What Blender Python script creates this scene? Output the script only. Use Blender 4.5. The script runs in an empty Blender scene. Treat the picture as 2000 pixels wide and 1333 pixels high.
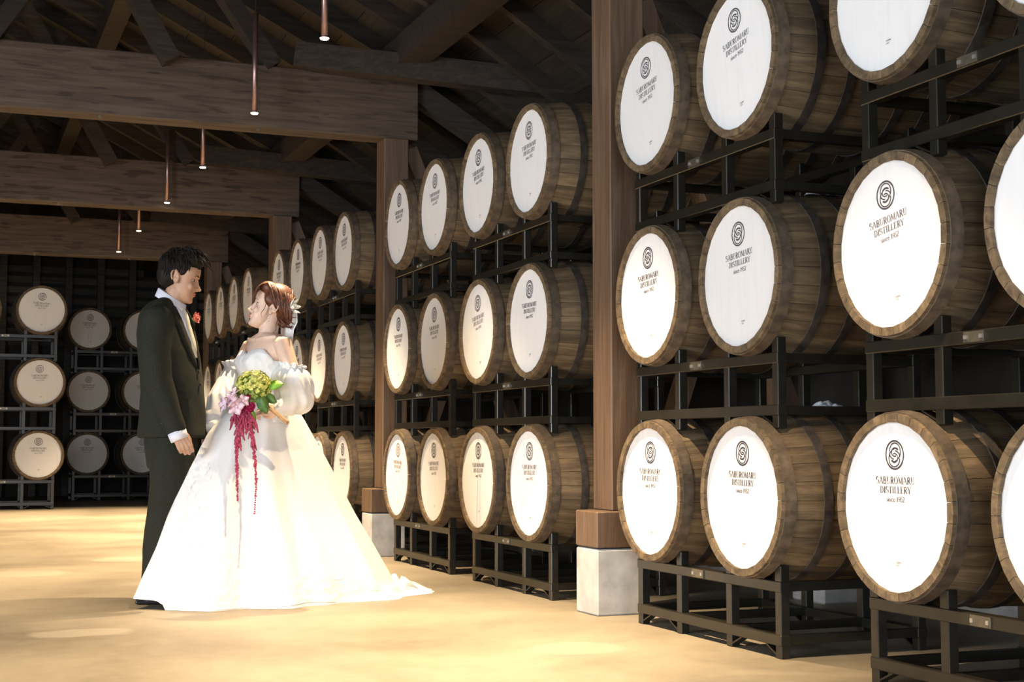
import bpy, bmesh, math, random
import numpy as np
from mathutils import Vector, Matrix, Euler, noise

random.seed(7)
S = bpy.context.scene
COL = S.collection
PI = math.pi

# ------------------------------------------------------------------ camera
CAM_H = 0.77
F_PX = 2777.0
PITCH = math.atan(204 / F_PX)
YAW = math.atan(1110 / math.hypot(F_PX, 204))
cd = bpy.data.cameras.new('camera')
cd.sensor_width = 36.0
cd.lens = F_PX / 2000 * 36.0
cd.clip_end = 200
cam = bpy.data.objects.new('camera', cd)
COL.objects.link(cam)
cam.location = (0, 0, CAM_H)
cam.rotation_euler = (PI / 2 + PITCH, 0, -YAW)
S.camera = cam

# ------------------------------------------------------------------ world, daylight, exposure
w = bpy.data.worlds.new('world')
S.world = w
w.use_nodes = True
w.node_tree.nodes['Background'].inputs[0].default_value = (0.75, 0.8, 0.9, 1)
w.node_tree.nodes['Background'].inputs[1].default_value = 0.02
S.view_settings.view_transform = 'Standard'
S.view_settings.look = 'None'
S.view_settings.gamma = 1
S.view_settings.use_curve_mapping = False
S.view_settings.exposure = 0.0


def area_light(name, loc, target, sx, sy, power, color):
    d = bpy.data.lights.new(name, 'AREA')
    d.shape = 'RECTANGLE'
    d.size, d.size_y = sx, sy
    d.energy = power
    d.color = color
    o = bpy.data.objects.new(name, d)
    COL.objects.link(o)
    o.location = loc
    o.rotation_euler = (Vector(target) - Vector(loc)).to_track_quat('-Z', 'Y').to_euler()
    return o


# daylight coming in through the two open doorways (behind the camera, and in the left wall)
DOOR_BACK = area_light('daylight_doorway', (-1.6, -5.9, 1.55), (-1.6, 0, 1.55), 4.4, 2.9, 620, (0.84, 0.91, 1.0))
DOOR_LEFT = area_light('daylight_side_doorway', (-5.9, 3.0, 1.5), (0, 3.0, 1.5), 3.4, 2.8, 610, (0.84, 0.91, 1.0))

LAMP_W = 770          # watts of each pendant spot
LAMP_COL = (1.0, 0.74, 0.45)

# ------------------------------------------------------------------ helpers: pixels -> points
FWD = np.array([math.sin(YAW) * math.cos(PITCH), math.cos(YAW) * math.cos(PITCH), math.sin(PITCH)])
RGT = np.array([math.cos(YAW), -math.sin(YAW), 0.0])
UPV = np.cross(RGT, FWD)
CC = np.array([0, 0, CAM_H])
HF = np.array([math.sin(YAW), math.cos(YAW), 0.0])     # horizontal forward


def ray(x, y):
    return FWD + RGT * (x - 1000) / F_PX + UPV * (666.5 - y) / F_PX


def at(x, y, ax, v):
    d = ray(x, y)
    return CC + d * ((v - CC[ax]) / d[ax])


class Frame:
    """a standing place: local x = to the right, local y = away, z up"""
    def __init__(s, px, D):
        d = ray(px, 870)
        s.D = D
        p = CC + d * (D / (d @ HF))
        s.o = np.array([p[0], p[1], 0.0])

    def pix(s, x, y, v=0.0):
        d = ray(x, y)
        p = CC + d * ((s.D + v) / (d @ HF))
        q = p - s.o
        return Vector((q @ RGT, q @ HF, p[2]))


# ------------------------------------------------------------------ materials
MATS = {}


def nmat(name):
    m = bpy.data.materials.new(name)
    m.use_nodes = True
    nt = m.node_tree
    b = nt.nodes['Principled BSDF']
    MATS[name] = m
    return m, nt, b


def N(nt, t, **kw):
    n = nt.nodes.new(t)
    for k, v in kw.items():
        setattr(n, k, v)
    return n


def ramp(nt, fac, stops):
    r = N(nt, 'ShaderNodeValToRGB')
    el = r.color_ramp.elements
    while len(el) < len(stops):
        el.new(0.5)
    for e, (p, c) in zip(el, stops):
        e.position = p
        e.color = (*c, 1)
    nt.links.new(fac, r.inputs[0])
    return r.outputs[0]


def coords(nt, scale=(1, 1, 1), kind='Object', rnd=True):
    tc = N(nt, 'ShaderNodeTexCoord')
    mp = N(nt, 'ShaderNodeMapping')
    mp.inputs['Scale'].default_value = scale
    nt.links.new(tc.outputs[kind], mp.inputs[0])
    if rnd:
        oi = N(nt, 'ShaderNodeObjectInfo')
        mu = N(nt, 'ShaderNodeMath', operation='MULTIPLY')
        mu.inputs[1].default_value = 37.0
        nt.links.new(oi.outputs['Random'], mu.inputs[0])
        cb = N(nt, 'ShaderNodeCombineXYZ')
        for i in range(3):
            nt.links.new(mu.outputs[0], cb.inputs[i])
        nt.links.new(cb.outputs[0], mp.inputs['Location'])
    return mp.outputs[0]


def noise_tex(nt, vec, scale, detail=5, rough=0.6, dist=0.0):
    n = N(nt, 'ShaderNodeTexNoise')
    n.inputs['Scale'].default_value = scale
    n.inputs['Detail'].default_value = detail
    n.inputs['Roughness'].default_value = rough
    n.inputs['Distortion'].default_value = dist
    nt.links.new(vec, n.inputs['Vector'])
    return n.outputs['Fac']


def bump(nt, b, h, strength=0.3, dist=0.01):
    n = N(nt, 'ShaderNodeBump')
    n.inputs['Strength'].default_value = strength
    n.inputs['Distance'].default_value = dist
    nt.links.new(h, n.inputs['Height'])
    nt.links.new(n.outputs[0], b.inputs['Normal'])


def mulrand(nt, col, lo, hi):
    """vary brightness from object to object"""
    oi = N(nt, 'ShaderNodeObjectInfo')
    mr = N(nt, 'ShaderNodeMapRange')
    mr.inputs['To Min'].default_value = lo
    mr.inputs['To Max'].default_value = hi
    nt.links.new(oi.outputs['Random'], mr.inputs[0])
    hs = N(nt, 'ShaderNodeHueSaturation')
    nt.links.new(col, hs.inputs['Color'])
    nt.links.new(mr.outputs[0], hs.inputs['Value'])
    return hs.outputs[0]


def wood(name, c1, c2, c3, along=0, rough=0.75, rl=0.75, rh=1.2, knots=False, rnd=True):
    m, nt, b = nmat(name)
    sc = [14, 14, 14]
    sc[along] = 0.9
    v = coords(nt, sc, rnd=rnd)
    f = noise_tex(nt, v, 2.2, 8, 0.65, 0.6)
    c = ramp(nt, f, [(0.3, c1), (0.52, c2), (0.72, c3)])
    if knots:
        sc2 = [26, 26, 26]
        sc2[along] = 4.2
        v2 = coords(nt, sc2, rnd=rnd)
        k = noise_tex(nt, v2, 1.0, 2, 0.4)
        kf = ramp(nt, k, [(0.6, (1, 1, 1)), (0.66, (0.58, 0.53, 0.49))])
        mx = N(nt, 'ShaderNodeMix', data_type='RGBA', blend_type='MULTIPLY')
        mx.inputs[0].default_value = 1
        nt.links.new(c, mx.inputs[6])
        nt.links.new(kf, mx.inputs[7])
        c = mx.outputs[2]
    c = mulrand(nt, c, rl, rh)
    nt.links.new(c, b.inputs['Base Color'])
    b.inputs['Roughness'].default_value = rough
    bump(nt, b, f, 0.35, 0.006)
    return m


def plain(name, col, rough=0.5, metal=0.0, var=0.12, scale=30, bmp=0.0, sss=0.0, rl=1, rh=1, spec=None):
    m, nt, b = nmat(name)
    v = coords(nt, rnd=False)
    f = noise_tex(nt, v, scale, 4)
    lo = tuple(max(0, x * (1 - var)) for x in col)
    hi = tuple(min(1, x * (1 + var)) for x in col)
    c = ramp(nt, f, [(0.35, lo), (0.65, hi)])
    if rl != rh:
        c = mulrand(nt, c, rl, rh)
    nt.links.new(c, b.inputs['Base Color'])
    b.inputs['Roughness'].default_value = rough
    b.inputs['Metallic'].default_value = metal
    if sss:
        b.inputs['Subsurface Weight'].default_value = sss
        b.inputs['Subsurface Radius'].default_value = (0.012, 0.005, 0.003)
    if bmp:
        bump(nt, b, f, bmp, 0.004)
    if spec is not None:
        b.inputs['Specular IOR Level'].default_value = spec
    return m


def make_materials():
    wood('glulam', (0.05, 0.033, 0.022), (0.095, 0.064, 0.043), (0.135, 0.093, 0.065), 0, 0.8, 0.9, 1.1, knots=True)
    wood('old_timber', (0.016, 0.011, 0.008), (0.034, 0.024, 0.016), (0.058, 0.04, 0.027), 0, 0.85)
    wood('post_wood', (0.075, 0.043, 0.025), (0.12, 0.072, 0.042), (0.165, 0.104, 0.062), 2, 0.6, 0.9, 1.1)
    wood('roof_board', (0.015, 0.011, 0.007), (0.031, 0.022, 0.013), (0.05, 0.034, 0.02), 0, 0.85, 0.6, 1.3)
    wood('stave_oak', (0.055, 0.036, 0.018), (0.13, 0.088, 0.045), (0.21, 0.147, 0.08), 0, 0.72, 0.8, 1.18)
    wood('slat_wood', (0.05, 0.04, 0.03), (0.085, 0.07, 0.055), (0.12, 0.1, 0.08), 0, 0.85)
    plain('hoop_iron', (0.05, 0.041, 0.034), 0.6, 0.3, 0.35, 24, 0.2, rl=0.7, rh=1.5)
    plain('hoop_rust', (0.085, 0.06, 0.038), 0.7, 0.1, 0.35, 24, 0.2, rl=0.8, rh=1.3)
    plain('black_steel', (0.011, 0.0095, 0.006), 0.34, 0.0, 0.25, 18, 0.05, spec=0.6)
    plain('plate_metal', (0.16, 0.14, 0.1), 0.4, 0.7, 0.1)
    plain('bolt_metal', (0.5, 0.48, 0.44), 0.35, 0.8, 0.1)
    plain('dark_wall', (0.03, 0.025, 0.02), 0.9, 0, 0.3, 4, 0.2)
    plain('plaster', (0.4, 0.37, 0.33), 0.9, 0, 0.15, 3, 0.1)
    plain('plinth_concrete', (0.46, 0.45, 0.43), 0.85, 0, 0.16, 9, 0.25)
    plain('copper', (0.45, 0.29, 0.26), 0.34, 0.85, 0.08)
    plain('cable', (0.03, 0.025, 0.02), 0.6)
    plain('skin_groom', (0.5, 0.29, 0.185), 0.5, 0, 0.06, 40, 0.0, 0.12)
    plain('skin_bride', (0.72, 0.5, 0.38), 0.45, 0, 0.05, 40, 0.0, 0.12)
    plain('lip', (0.42, 0.11, 0.085), 0.4)
    plain('lip_rose', (0.6, 0.17, 0.15), 0.35)
    plain('eye_white', (0.7, 0.66, 0.62), 0.2)
    plain('iris', (0.02, 0.012, 0.008), 0.15)
    plain('hair_black', (0.011, 0.008, 0.006), 0.6, 0, 0.4, 60, spec=0.22)
    plain('hair_auburn', (0.11, 0.034, 0.014), 0.5, 0, 0.45, 50)
    plain('suit_wool', (0.019, 0.020, 0.013), 0.85, 0, 0.3, 220, 0.12, spec=0.25)
    plain('suit_lapel', (0.017, 0.018, 0.012), 0.8, 0, 0.3, 220, 0.1, spec=0.25)
    plain('shirt', (0.74, 0.74, 0.82), 0.7, 0, 0.04, 60, 0.05)
    plain('tie_silk', (0.72, 0.67, 0.52), 0.45, 0, 0.08, 90)
    plain('shoe', (0.012, 0.012, 0.014), 0.22)
    plain('button', (0.02, 0.018, 0.014), 0.3)
    plain('coral_petal', (0.8, 0.22, 0.16), 0.55, 0, 0.2, 60, 0, 0.1)
    plain('hydrangea', (0.58, 0.58, 0.14), 0.55, 0, 0.45, 55, 0, 0.1)
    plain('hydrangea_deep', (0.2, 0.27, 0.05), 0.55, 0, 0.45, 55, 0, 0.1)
    plain('leaf_bright', (0.25, 0.52, 0.05), 0.45, 0, 0.2, 40)
    plain('leaf_dark', (0.07, 0.16, 0.03), 0.5, 0, 0.3, 40)
    plain('orchid', (0.8, 0.58, 0.66), 0.5, 0, 0.14, 70, 0, 0.1)
    plain('magenta', (0.42, 0.012, 0.085), 0.5, 0, 0.35, 60)
    plain('amaranth', (0.33, 0.035, 0.085), 0.65, 0, 0.45, 120)
    plain('stem', (0.42, 0.27, 0.13), 0.6, 0, 0.2, 60)
    plain('white_petal', (0.86, 0.83, 0.76), 0.5, 0, 0.05, 40, 0, 0.1)
    plain('pearl', (0.85, 0.8, 0.72), 0.15, 0.2)
    plain('rag', (0.62, 0.66, 0.7), 0.8, 0, 0.12, 30, 0.2)
    # white dress fabrics
    for nm, sc, st in (('satin', 14, 0.12), ('lace', 90, 0.55)):
        m, nt, b = nmat(nm)
        v = coords(nt, rnd=False)
        b.inputs['Base Color'].default_value = (0.8, 0.785, 0.765, 1)
        b.inputs['Roughness'].default_value = 0.62
        b.inputs['Sheen Weight'].default_value = 0.15
        if nm == 'lace':
            vo = N(nt, 'ShaderNodeTexVoronoi')
            vo.inputs['Scale'].default_value = 26
            nt.links.new(v, vo.inputs['Vector'])
            bump(nt, b, vo.outputs['Distance'], st, 0.012)
        else:
            bump(nt, b, noise_tex(nt, v, sc, 3), st, 0.02)
    # barrel head: white paint over boards
    m, nt, b = nmat('head_paint')
    v = coords(nt, (1, 9.5, 1))
    f = noise_tex(nt, coords(nt, (6, 26, 2.2)), 1.6, 6, 0.6)
    c = ramp(nt, f, [(0.2, (0.77, 0.755, 0.73)), (0.45, (0.82, 0.81, 0.795)), (0.75, (0.84, 0.83, 0.815))])
    c = mulrand(nt, c, 0.93, 1.03)
    nt.links.new(c, b.inputs['Base Color'])
    b.inputs['Roughness'].default_value = 0.6
    bump(nt, b, f, 0.12, 0.003)
    for nm, col in (('ink_dark', (0.03, 0.022, 0.03)), ('ink_mid', (0.075, 0.06, 0.07)), ('ink_faint', (0.19, 0.17, 0.18)), ('ink_pale', (0.5, 0.47, 0.45))):
        plain(nm, col, 0.7, 0, 0.35, 55)
    # floor concrete
    m, nt, b = nmat('floor_concrete')
    v = coords(nt, rnd=False)
    f1 = noise_tex(nt, v, 0.9, 6, 0.62, 0.3)
    f2 = noise_tex(nt, v, 14, 6, 0.7)
    mx = N(nt, 'ShaderNodeMath', operation='MULTIPLY_ADD')
    nt.links.new(f2, mx.inputs[0])
    mx.inputs[1].default_value = 0.25
    nt.links.new(f1, mx.inputs[2])
    c = ramp(nt, mx.outputs[0], [(0.4, (0.15, 0.126, 0.088)), (0.62, (0.24, 0.203, 0.147)), (0.85, (0.32, 0.275, 0.203))])
    # pale worn patches and scuffs in the concrete
    sep = N(nt, 'ShaderNodeSeparateXYZ')
    wob = N(nt, 'ShaderNodeVectorMath', operation='MULTIPLY_ADD')
    nz = N(nt, 'ShaderNodeTexNoise')
    nz.inputs['Scale'].default_value = 6
    nt.links.new(v, nz.inputs['Vector'])
    nt.links.new(nz.outputs['Color'], wob.inputs[0])
    wob.inputs[1].default_value = (0.12, 0.12, 0)
    nt.links.new(v, wob.inputs[2])
    nt.links.new(wob.outputs[0], sep.inputs[0])
    for cx, cy, rx, ry, k in ((0.55, 6.16, 0.22, 0.13, 0.55), (0.45, 9.1, 0.3, 0.22, 0.4), (1.2, 10.0, 0.28, 0.2, 0.4), (2.25, 5.0, 0.2, 0.16, 0.25)):
        def term(out, c0, r0):
            a_ = N(nt, 'ShaderNodeMath', operation='SUBTRACT')
            nt.links.new(out, a_.inputs[0])
            a_.inputs[1].default_value = c0 + 0.06
            d_ = N(nt, 'ShaderNodeMath', operation='DIVIDE')
            nt.links.new(a_.outputs[0], d_.inputs[0])
            d_.inputs[1].default_value = r0
            p_ = N(nt, 'ShaderNodeMath', operation='POWER')
            nt.links.new(d_.outputs[0], p_.inputs[0])
            p_.inputs[1].default_value = 2
            return p_.outputs[0]
        ad = N(nt, 'ShaderNodeMath', operation='ADD')
        nt.links.new(term(sep.outputs[0], cx, rx), ad.inputs[0])
        nt.links.new(term(sep.outputs[1], cy, ry), ad.inputs[1])
        mr_ = N(nt, 'ShaderNodeMapRange')
        mr_.inputs['From Min'].default_value = 1.1
        mr_.inputs['From Max'].default_value = 0.7
        mr_.inputs['To Max'].default_value = k
        nt.links.new(ad.outputs[0], mr_.inputs[0])
        mx2 = N(nt, 'ShaderNodeMix', data_type='RGBA')
        nt.links.new(mr_.outputs[0], mx2.inputs[0])
        nt.links.new(c, mx2.inputs[6])
        mx2.inputs[7].default_value = (0.42, 0.37, 0.29, 1)
        c = mx2.outputs[2]
    nt.links.new(c, b.inputs['Base Color'])
    rr = N(nt, 'ShaderNodeMapRange')
    rr.inputs['To Min'].default_value = 0.42
    rr.inputs['To Max'].default_value = 0.7
    nt.links.new(f1, rr.inputs[0])
    nt.links.new(rr.outputs[0], b.inputs['Roughness'])
    bump(nt, b, f2, 0.12, 0.004)
    # lamp glow
    m, nt, b = nmat('lamp_glow')
    b.inputs['Base Color'].default_value = (1, 0.9, 0.75, 1)
    b.inputs['Emission Color'].default_value = (1, 0.78, 0.52, 1)
    b.inputs['Emission Strength'].default_value = 30


make_materials()


# ------------------------------------------------------------------ mesh helpers
def link(name, me, mat=None, parent=None, smooth=False):
    o = bpy.data.objects.new(name, me)
    COL.objects.link(o)
    if mat is not None and len(me.materials) == 0:
        me.materials.append(MATS[mat])
    if parent is not None:
        o.parent = parent
    if smooth:
        me.polygons.foreach_set('use_smooth', [True] * len(me.polygons))
    return o


def tag(o, label=None, cat=None, group=None, kind=None):
    if label:
        assert 4 <= len(label.split()) <= 16, label
        o['label'] = label
    if cat:
        o['category'] = cat
    if group:
        o['group'] = group
    if kind:
        o['kind'] = kind
    return o


def empty(name, loc, rz=0.0):
    o = bpy.data.objects.new(name, None)
    o.empty_display_size = 0.1
    COL.objects.link(o)
    o.location = loc
    o.rotation_euler = (0, 0, rz)
    return o


class MB:
    """collects polygons, builds one mesh"""
    def __init__(s):
        s.v, s.f = [], []

    def poly(s, vs, fs):
        n = len(s.v)
        s.v += [tuple(p) for p in vs]
        s.f += [tuple(i + n for i in f) for f in fs]
        return s

    def box(s, x0, x1, y0, y1, z0, z1, M=None):
        vs = [Vector(p) for p in ((x0, y0, z0), (x1, y0, z0), (x1, y1, z0), (x0, y1, z0), (x0, y0, z1), (x1, y0, z1), (x1, y1, z1), (x0, y1, z1))]
        if M is not None:
            vs = [M @ p for p in vs]
        return s.poly(vs, [(0, 3, 2, 1), (4, 5, 6, 7), (0, 1, 5, 4), (1, 2, 6, 5), (2, 3, 7, 6), (3, 0, 4, 7)])

    def bar(s, p0, p1, w, h, up=(0, 0, 1)):
        p0, p1 = Vector(p0), Vector(p1)
        x = (p1 - p0).normalized()
        y = Vector(up).cross(x).normalized()
        z = x.cross(y)
        M = Matrix((x, y, z)).transposed().to_4x4()
        M.translation = p0
        return s.box(0, (p1 - p0).length, -w / 2, w / 2, -h / 2, h / 2, M)

    def loft(s, rings, cap=True, closed=True):
        n = len(rings[0])
        vs = [p for r in rings for p in r]
        fs = []
        for i in range(len(rings) - 1):
            for j in range(n if closed else n - 1):
                k = (j + 1) % n
                fs.append((i * n + j, i * n + k, (i + 1) * n + k, (i + 1) * n + j))
        if cap and closed:
            fs.append(tuple(range(n - 1, -1, -1)))
            fs.append(tuple((len(rings) - 1) * n + j for j in range(n)))
        return s.poly(vs, fs)

    def chain(s, pts, rad, seg=12, flat=1.0, flatdir=None, round_ends=True):
        """tube along points with radii, rounded ends"""
        pts = [Vector(p) for p in pts]
        rings = []
        nrm = None
        L = len(pts)
        for i, p in enumerate(pts):
            t = (pts[min(i + 1, L - 1)] - pts[max(i - 1, 0)])
            t = t.normalized() if t.length > 1e-9 else Vector((0, 0, 1))
            if nrm is None:
                a = Vector(flatdir) if flatdir is not None else (Vector((0, 0, 1)) if abs(t.z) < 0.9 else Vector((1, 0, 0)))
                nrm = (a - t * a.dot(t)).normalized()
            else:
                nrm = (nrm - t * nrm.dot(t)).normalized()
            bn = t.cross(nrm)
            r = rad[i]

            def ring(c, r):
                return [c + nrm * (math.cos(q) * r * flat) + bn * (math.sin(q) * r) for q in (2 * PI * k / seg for k in range(seg))]
            if i == 0 and round_ends:
                for a in (80, 60, 30):
                    A = math.radians(a)
                    rings.append(ring(p - t * r * math.sin(A), r * math.cos(A)))
            rings.append(ring(p, r))
            if i == L - 1 and round_ends:
                for a in (30, 60, 80):
                    A = math.radians(a)
                    rings.append(ring(p + t * r * math.sin(A), r * math.cos(A)))
        # bn = t x nrm : counter-clockwise seen from +t -> outward faces
        return s.loft(rings)

    def ell(s, c, r, R=None, seg=20, rings=12):
        c = Vector(c)
        rr = []
        for i in range(1, rings):
            a = -PI / 2 + PI * i / rings
            row = []
            for j in range(seg):
                b = 2 * PI * j / seg
                p = Vector((r[0] * math.cos(a) * math.cos(b), r[1] * math.cos(a) * math.sin(b), r[2] * math.sin(a)))
                if R is not None:
                    p = R @ p
                row.append(c + p)
            rr.append(row)
        return s.loft(rr)

    def xform(s, M):
        s.v = [tuple(M @ Vector(p)) for p in s.v]
        return s

    def join(s, o):
        return s.poly(o.v, o.f)

    def mesh(s, name):
        me = bpy.data.meshes.new(name)
        me.from_pydata(s.v, [], s.f)
        me.update()
        return me

    def build(s, name, mat, parent=None, smooth=False, bevel=0.0):
        me = s.mesh(name)
        if bevel:
            bm = bmesh.new()
            bm.from_mesh(me)
            bmesh.ops.bevel(bm, geom=bm.edges[:], offset=bevel, segments=1, affect='EDGES')
            bm.to_mesh(me)
            bm.free()
        return link(name, me, mat, parent, smooth)

    def remesh(s, name, mat, parent=None, voxel=0.005, smooth=4, brush=None, fac=0.5):
        me = s.mesh(name + '_src')
        bm = bmesh.new()
        bm.from_mesh(me)
        bmesh.ops.recalc_face_normals(bm, faces=bm.faces[:])
        bm.to_mesh(me)
        bm.free()
        t = bpy.data.objects.new('tmp', me)
        COL.objects.link(t)
        md = t.modifiers.new('r', 'REMESH')
        md.mode = 'VOXEL'
        md.voxel_size = voxel
        if smooth:
            sm = t.modifiers.new('s', 'SMOOTH')
            sm.iterations = smooth
            sm.factor = fac
        dg = bpy.context.evaluated_depsgraph_get()
        out = bpy.data.meshes.new_from_object(t.evaluated_get(dg))
        bpy.data.objects.remove(t)
        bpy.data.meshes.remove(me)
        out.name = name
        if brush:
            n = len(out.vertices)
            co = np.empty(n * 3)
            out.vertices.foreach_get('co', co)
            co = brush(co.reshape(n, 3))
            out.vertices.foreach_set('co', co.ravel())
            out.update()
        return link(name, out, mat, parent, True)


def lerp(a, b, t):
    return a + (b - a) * t


def interp(x, xs, ys):
    return float(np.interp(x, xs, ys))


def copy_tree(o, parent=None):
    c = o.copy()
    COL.objects.link(c)
    c.parent = parent
    for ch in o.children:
        copy_tree(ch, c)
    return c


# ------------------------------------------------------------------ the building
XH = 2.77                       # plane of the barrel heads along the right side
POST_Y = [6.015, 9.685, 13.355, 17.02]

o = MB().box(-6, 4.7, -6, 23.2, -0.12, 0).build('floor', 'floor_concrete')
tag(o, 'beige worn concrete floor of the barrel store', kind='structure')
o = MB().box(4.6, 4.75, -6, 23.2, 0, 2.6).build('wall_right', 'dark_wall')
tag(o, 'dark outer wall behind the barrel racks', kind='structure')
MB().box(4.42, 4.599, -6, 23.0, 0.0, 0.34).build('kerb', 'plinth_concrete', o)
wl = MB()
wl.box(-6.15, -6, -6, 1.2, 0, 5.2)
wl.box(-6.15, -6, 4.8, 23.2, 0, 5.2)
wl.box(-6.15, -6, 1.2, 4.8, 3.0, 5.2)
o = wl.build('wall_left', 'dark_wall')
tag(o, 'dark plank wall on the left side', kind='structure')
wr = MB()
wr.box(-6.15, -3.9, -6.15, -6, 0, 7.6)
wr.box(0.7, 4.75, -6.15, -6, 0, 7.6)
wr.box(-3.9, 0.7, -6.15, -6, 3.1, 7.6)
o = wr.build('wall_rear', 'dark_wall')
tag(o, 'dark wall behind the photographer with open doorway', kind='structure')
o = MB().box(-6, 4.75, 22.9, 23.1, 0, 7.6).build('wall_back', 'dark_wall')
tag(o, 'dark far end wall with louvred slats', kind='structure')
WB = o
# studs and louvre slats of the end wall
for x in np.arange(-2.6, 4.4, 0.475):
    MB().box(x, x + 0.1, 22.72, 22.9, 0, 4.2).build('stud', 'slat_wood', WB)
sl = MB().box(0, 0.37, -0.012, 0.012, -0.055, 0.055).mesh('slat')
sl.materials.append(MATS['slat_wood'])
for x in np.arange(-0.7, 3.7, 0.475):
    for z in np.arange(2.35, 3.6, 0.16):
        q = bpy.data.objects.new('slat', sl)
        COL.objects.link(q)
        q.parent = WB
        q.location = (x + 0.103, 22.84, z)
        q.rotation_euler = (0.6, 0, 0)

# roof: main slope rising to the left, lean-to slope over the racks
roof = empty('ceiling', (0, 0, 0))
tag(roof, 'dark timber roof of rafters and boards above the store', kind='structure')
RIDGE = Vector((-1.0, 0, 5.75))
EAVE = Vector((3.0, 0, 3.72))
LEAN = Vector((4.75, 0, 2.62))
nb = 12
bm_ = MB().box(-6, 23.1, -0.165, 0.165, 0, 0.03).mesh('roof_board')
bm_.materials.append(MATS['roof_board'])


def slope_boards(a, b, n):
    d = (b - a)
    ang = math.atan2(d.z, d.x)
    for i in range(n):
        p = a + d * ((i + 0.5) / n)
        q = bpy.data.objects.new('roof_board', bm_)
        COL.objects.link(q)
        q.parent = roof
        q.location = (p.x, 0, p.z)
        q.rotation_euler = Euler((-ang if False else 0, 0, PI / 2))
        M = Matrix.Rotation(-ang, 4, 'Y') @ Matrix.Rotation(PI / 2, 4, 'Z')
        q.matrix_local = Matrix.Translation((p.x, 0, p.z)) @ M
        q.scale = (1, d.length / n / 0.335, 1)


slope_boards(RIDGE, EAVE, 14)
slope_boards(EAVE + Vector((0.05, 0, -0.06)), LEAN, 6)
slope_boards(Vector((-6.1, 0, 3.2)), RIDGE, 18)


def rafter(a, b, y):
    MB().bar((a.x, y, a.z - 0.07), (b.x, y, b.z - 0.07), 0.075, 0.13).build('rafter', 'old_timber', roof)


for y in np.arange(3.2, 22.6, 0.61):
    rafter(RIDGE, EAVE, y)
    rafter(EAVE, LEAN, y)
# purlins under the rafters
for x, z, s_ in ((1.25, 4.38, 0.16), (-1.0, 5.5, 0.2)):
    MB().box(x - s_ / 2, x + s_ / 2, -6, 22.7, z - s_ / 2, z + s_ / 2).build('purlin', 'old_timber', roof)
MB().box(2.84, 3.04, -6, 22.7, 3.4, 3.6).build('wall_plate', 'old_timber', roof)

BEAMNAMES = ['cross beam above the nearest timber post, out of view', 'massive glued timber cross beam spanning above the couple, nearest in view',
             'second glued timber cross beam, behind the lamp over the groom', 'third and farthest glued timber cross beam near the end wall']
for i, y in enumerate(POST_Y):
    b = MB().box(-5.8, 3.1, y - 0.1, y + 0.1, 2.95, 3.39).build('cross_beam', 'glulam', None, bevel=0.008)
    tag(b, BEAMNAMES[i], 'beam', 'glued timber cross beams')
    for bx in (0.9, 1.95, 2.6):
        MB().box(bx - 0.009, bx + 0.009, y - 0.08, y - 0.06, 2.93, 2.95).build('bolt', 'plate_metal', b)
    # slanting strut of the truss, bedded against the beam
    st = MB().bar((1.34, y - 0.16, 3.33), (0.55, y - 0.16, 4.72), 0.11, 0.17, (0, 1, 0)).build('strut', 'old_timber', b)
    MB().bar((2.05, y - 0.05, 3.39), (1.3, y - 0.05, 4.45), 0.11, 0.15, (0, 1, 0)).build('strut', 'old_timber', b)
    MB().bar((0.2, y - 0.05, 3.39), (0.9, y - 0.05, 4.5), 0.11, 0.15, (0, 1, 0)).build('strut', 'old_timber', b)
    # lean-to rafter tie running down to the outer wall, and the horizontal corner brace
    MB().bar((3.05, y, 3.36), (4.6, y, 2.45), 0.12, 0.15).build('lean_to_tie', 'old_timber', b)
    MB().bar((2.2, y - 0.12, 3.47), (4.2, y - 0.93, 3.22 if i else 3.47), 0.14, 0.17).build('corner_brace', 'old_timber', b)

PN = ['nearest', 'second', 'third', 'fourth']
for i, y in enumerate(POST_Y):
    p = empty('timber_post', (2.935, y - 0.01, 0))
    MB().box(-0.09, 0.09, -0.1, 0.1, 0.47, 2.95).build('shaft', 'post_wood', p, bevel=0.006)
    MB().box(-0.18, 0.075, -0.13, 0.105, 0.305, 0.47).build('wooden_base', 'post_wood', p, bevel=0.006)
    MB().box(-0.18, 0.07, -0.13, 0.1, 0.0, 0.3).build('concrete_plinth', 'plinth_concrete', p, bevel=0.008)
    tag(p, '%s square timber post from the camera, standing on a pale concrete plinth' % PN[i], 'post', 'timber posts along the racks')

# raking struts that prop each post from behind the racks, each on its own concrete block
for k, y in enumerate(POST_Y):
    q = empty('raking_strut', (4.12, y + 0.03, 0))
    MB().bar((-1.06, 0, 2.9), (0.0, 0, 0.33), 0.1, 0.14, (0, 1, 0)).build('timber', 'post_wood', q)
    MB().bar((-0.72, 0, 1.35), (-0.98, 0, 0.62), 0.07, 0.1, (0, 1, 0)).build('tie', 'post_wood', q)
    MB().box(-0.14, 0.14, -0.14, 0.14, 0, 0.34).build('concrete_block', 'plinth_concrete', q, bevel=0.008)
    tag(q, 'slanting timber strut on a concrete block, propping the %s timber post' % PN[k], 'strut', 'raking struts behind the posts')


# ------------------------------------------------------------------ pendant lamps
def make_lamp():
    r = empty('pendant_lamp', (0, 0, 0))
    m = MB()
    m.chain([(0, 0, 0.0), (0, 0, 0.68)], [0.0185, 0.0185], 20, round_ends=False)
    m.build('tube', 'copper', r, True)
    m = MB()
    m.chain([(0, 0, 0.001), (0, 0, 0.012)], [0.027, 0.0195], 20, round_ends=False)
    m.build('rim', 'copper', r, True)
    m = MB()
    m.chain([(0, 0, -0.006), (0, 0, 0.0005)], [0.021, 0.025], 20, round_ends=False)
    m.build('diffuser', 'lamp_glow', r)
    m = MB()
    m.chain([(0, 0, 0.68), (0, 0, 1.55)], [0.0028, 0.0028], 6, round_ends=False)
    m.build('cable', 'cable', r)
    return r


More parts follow.
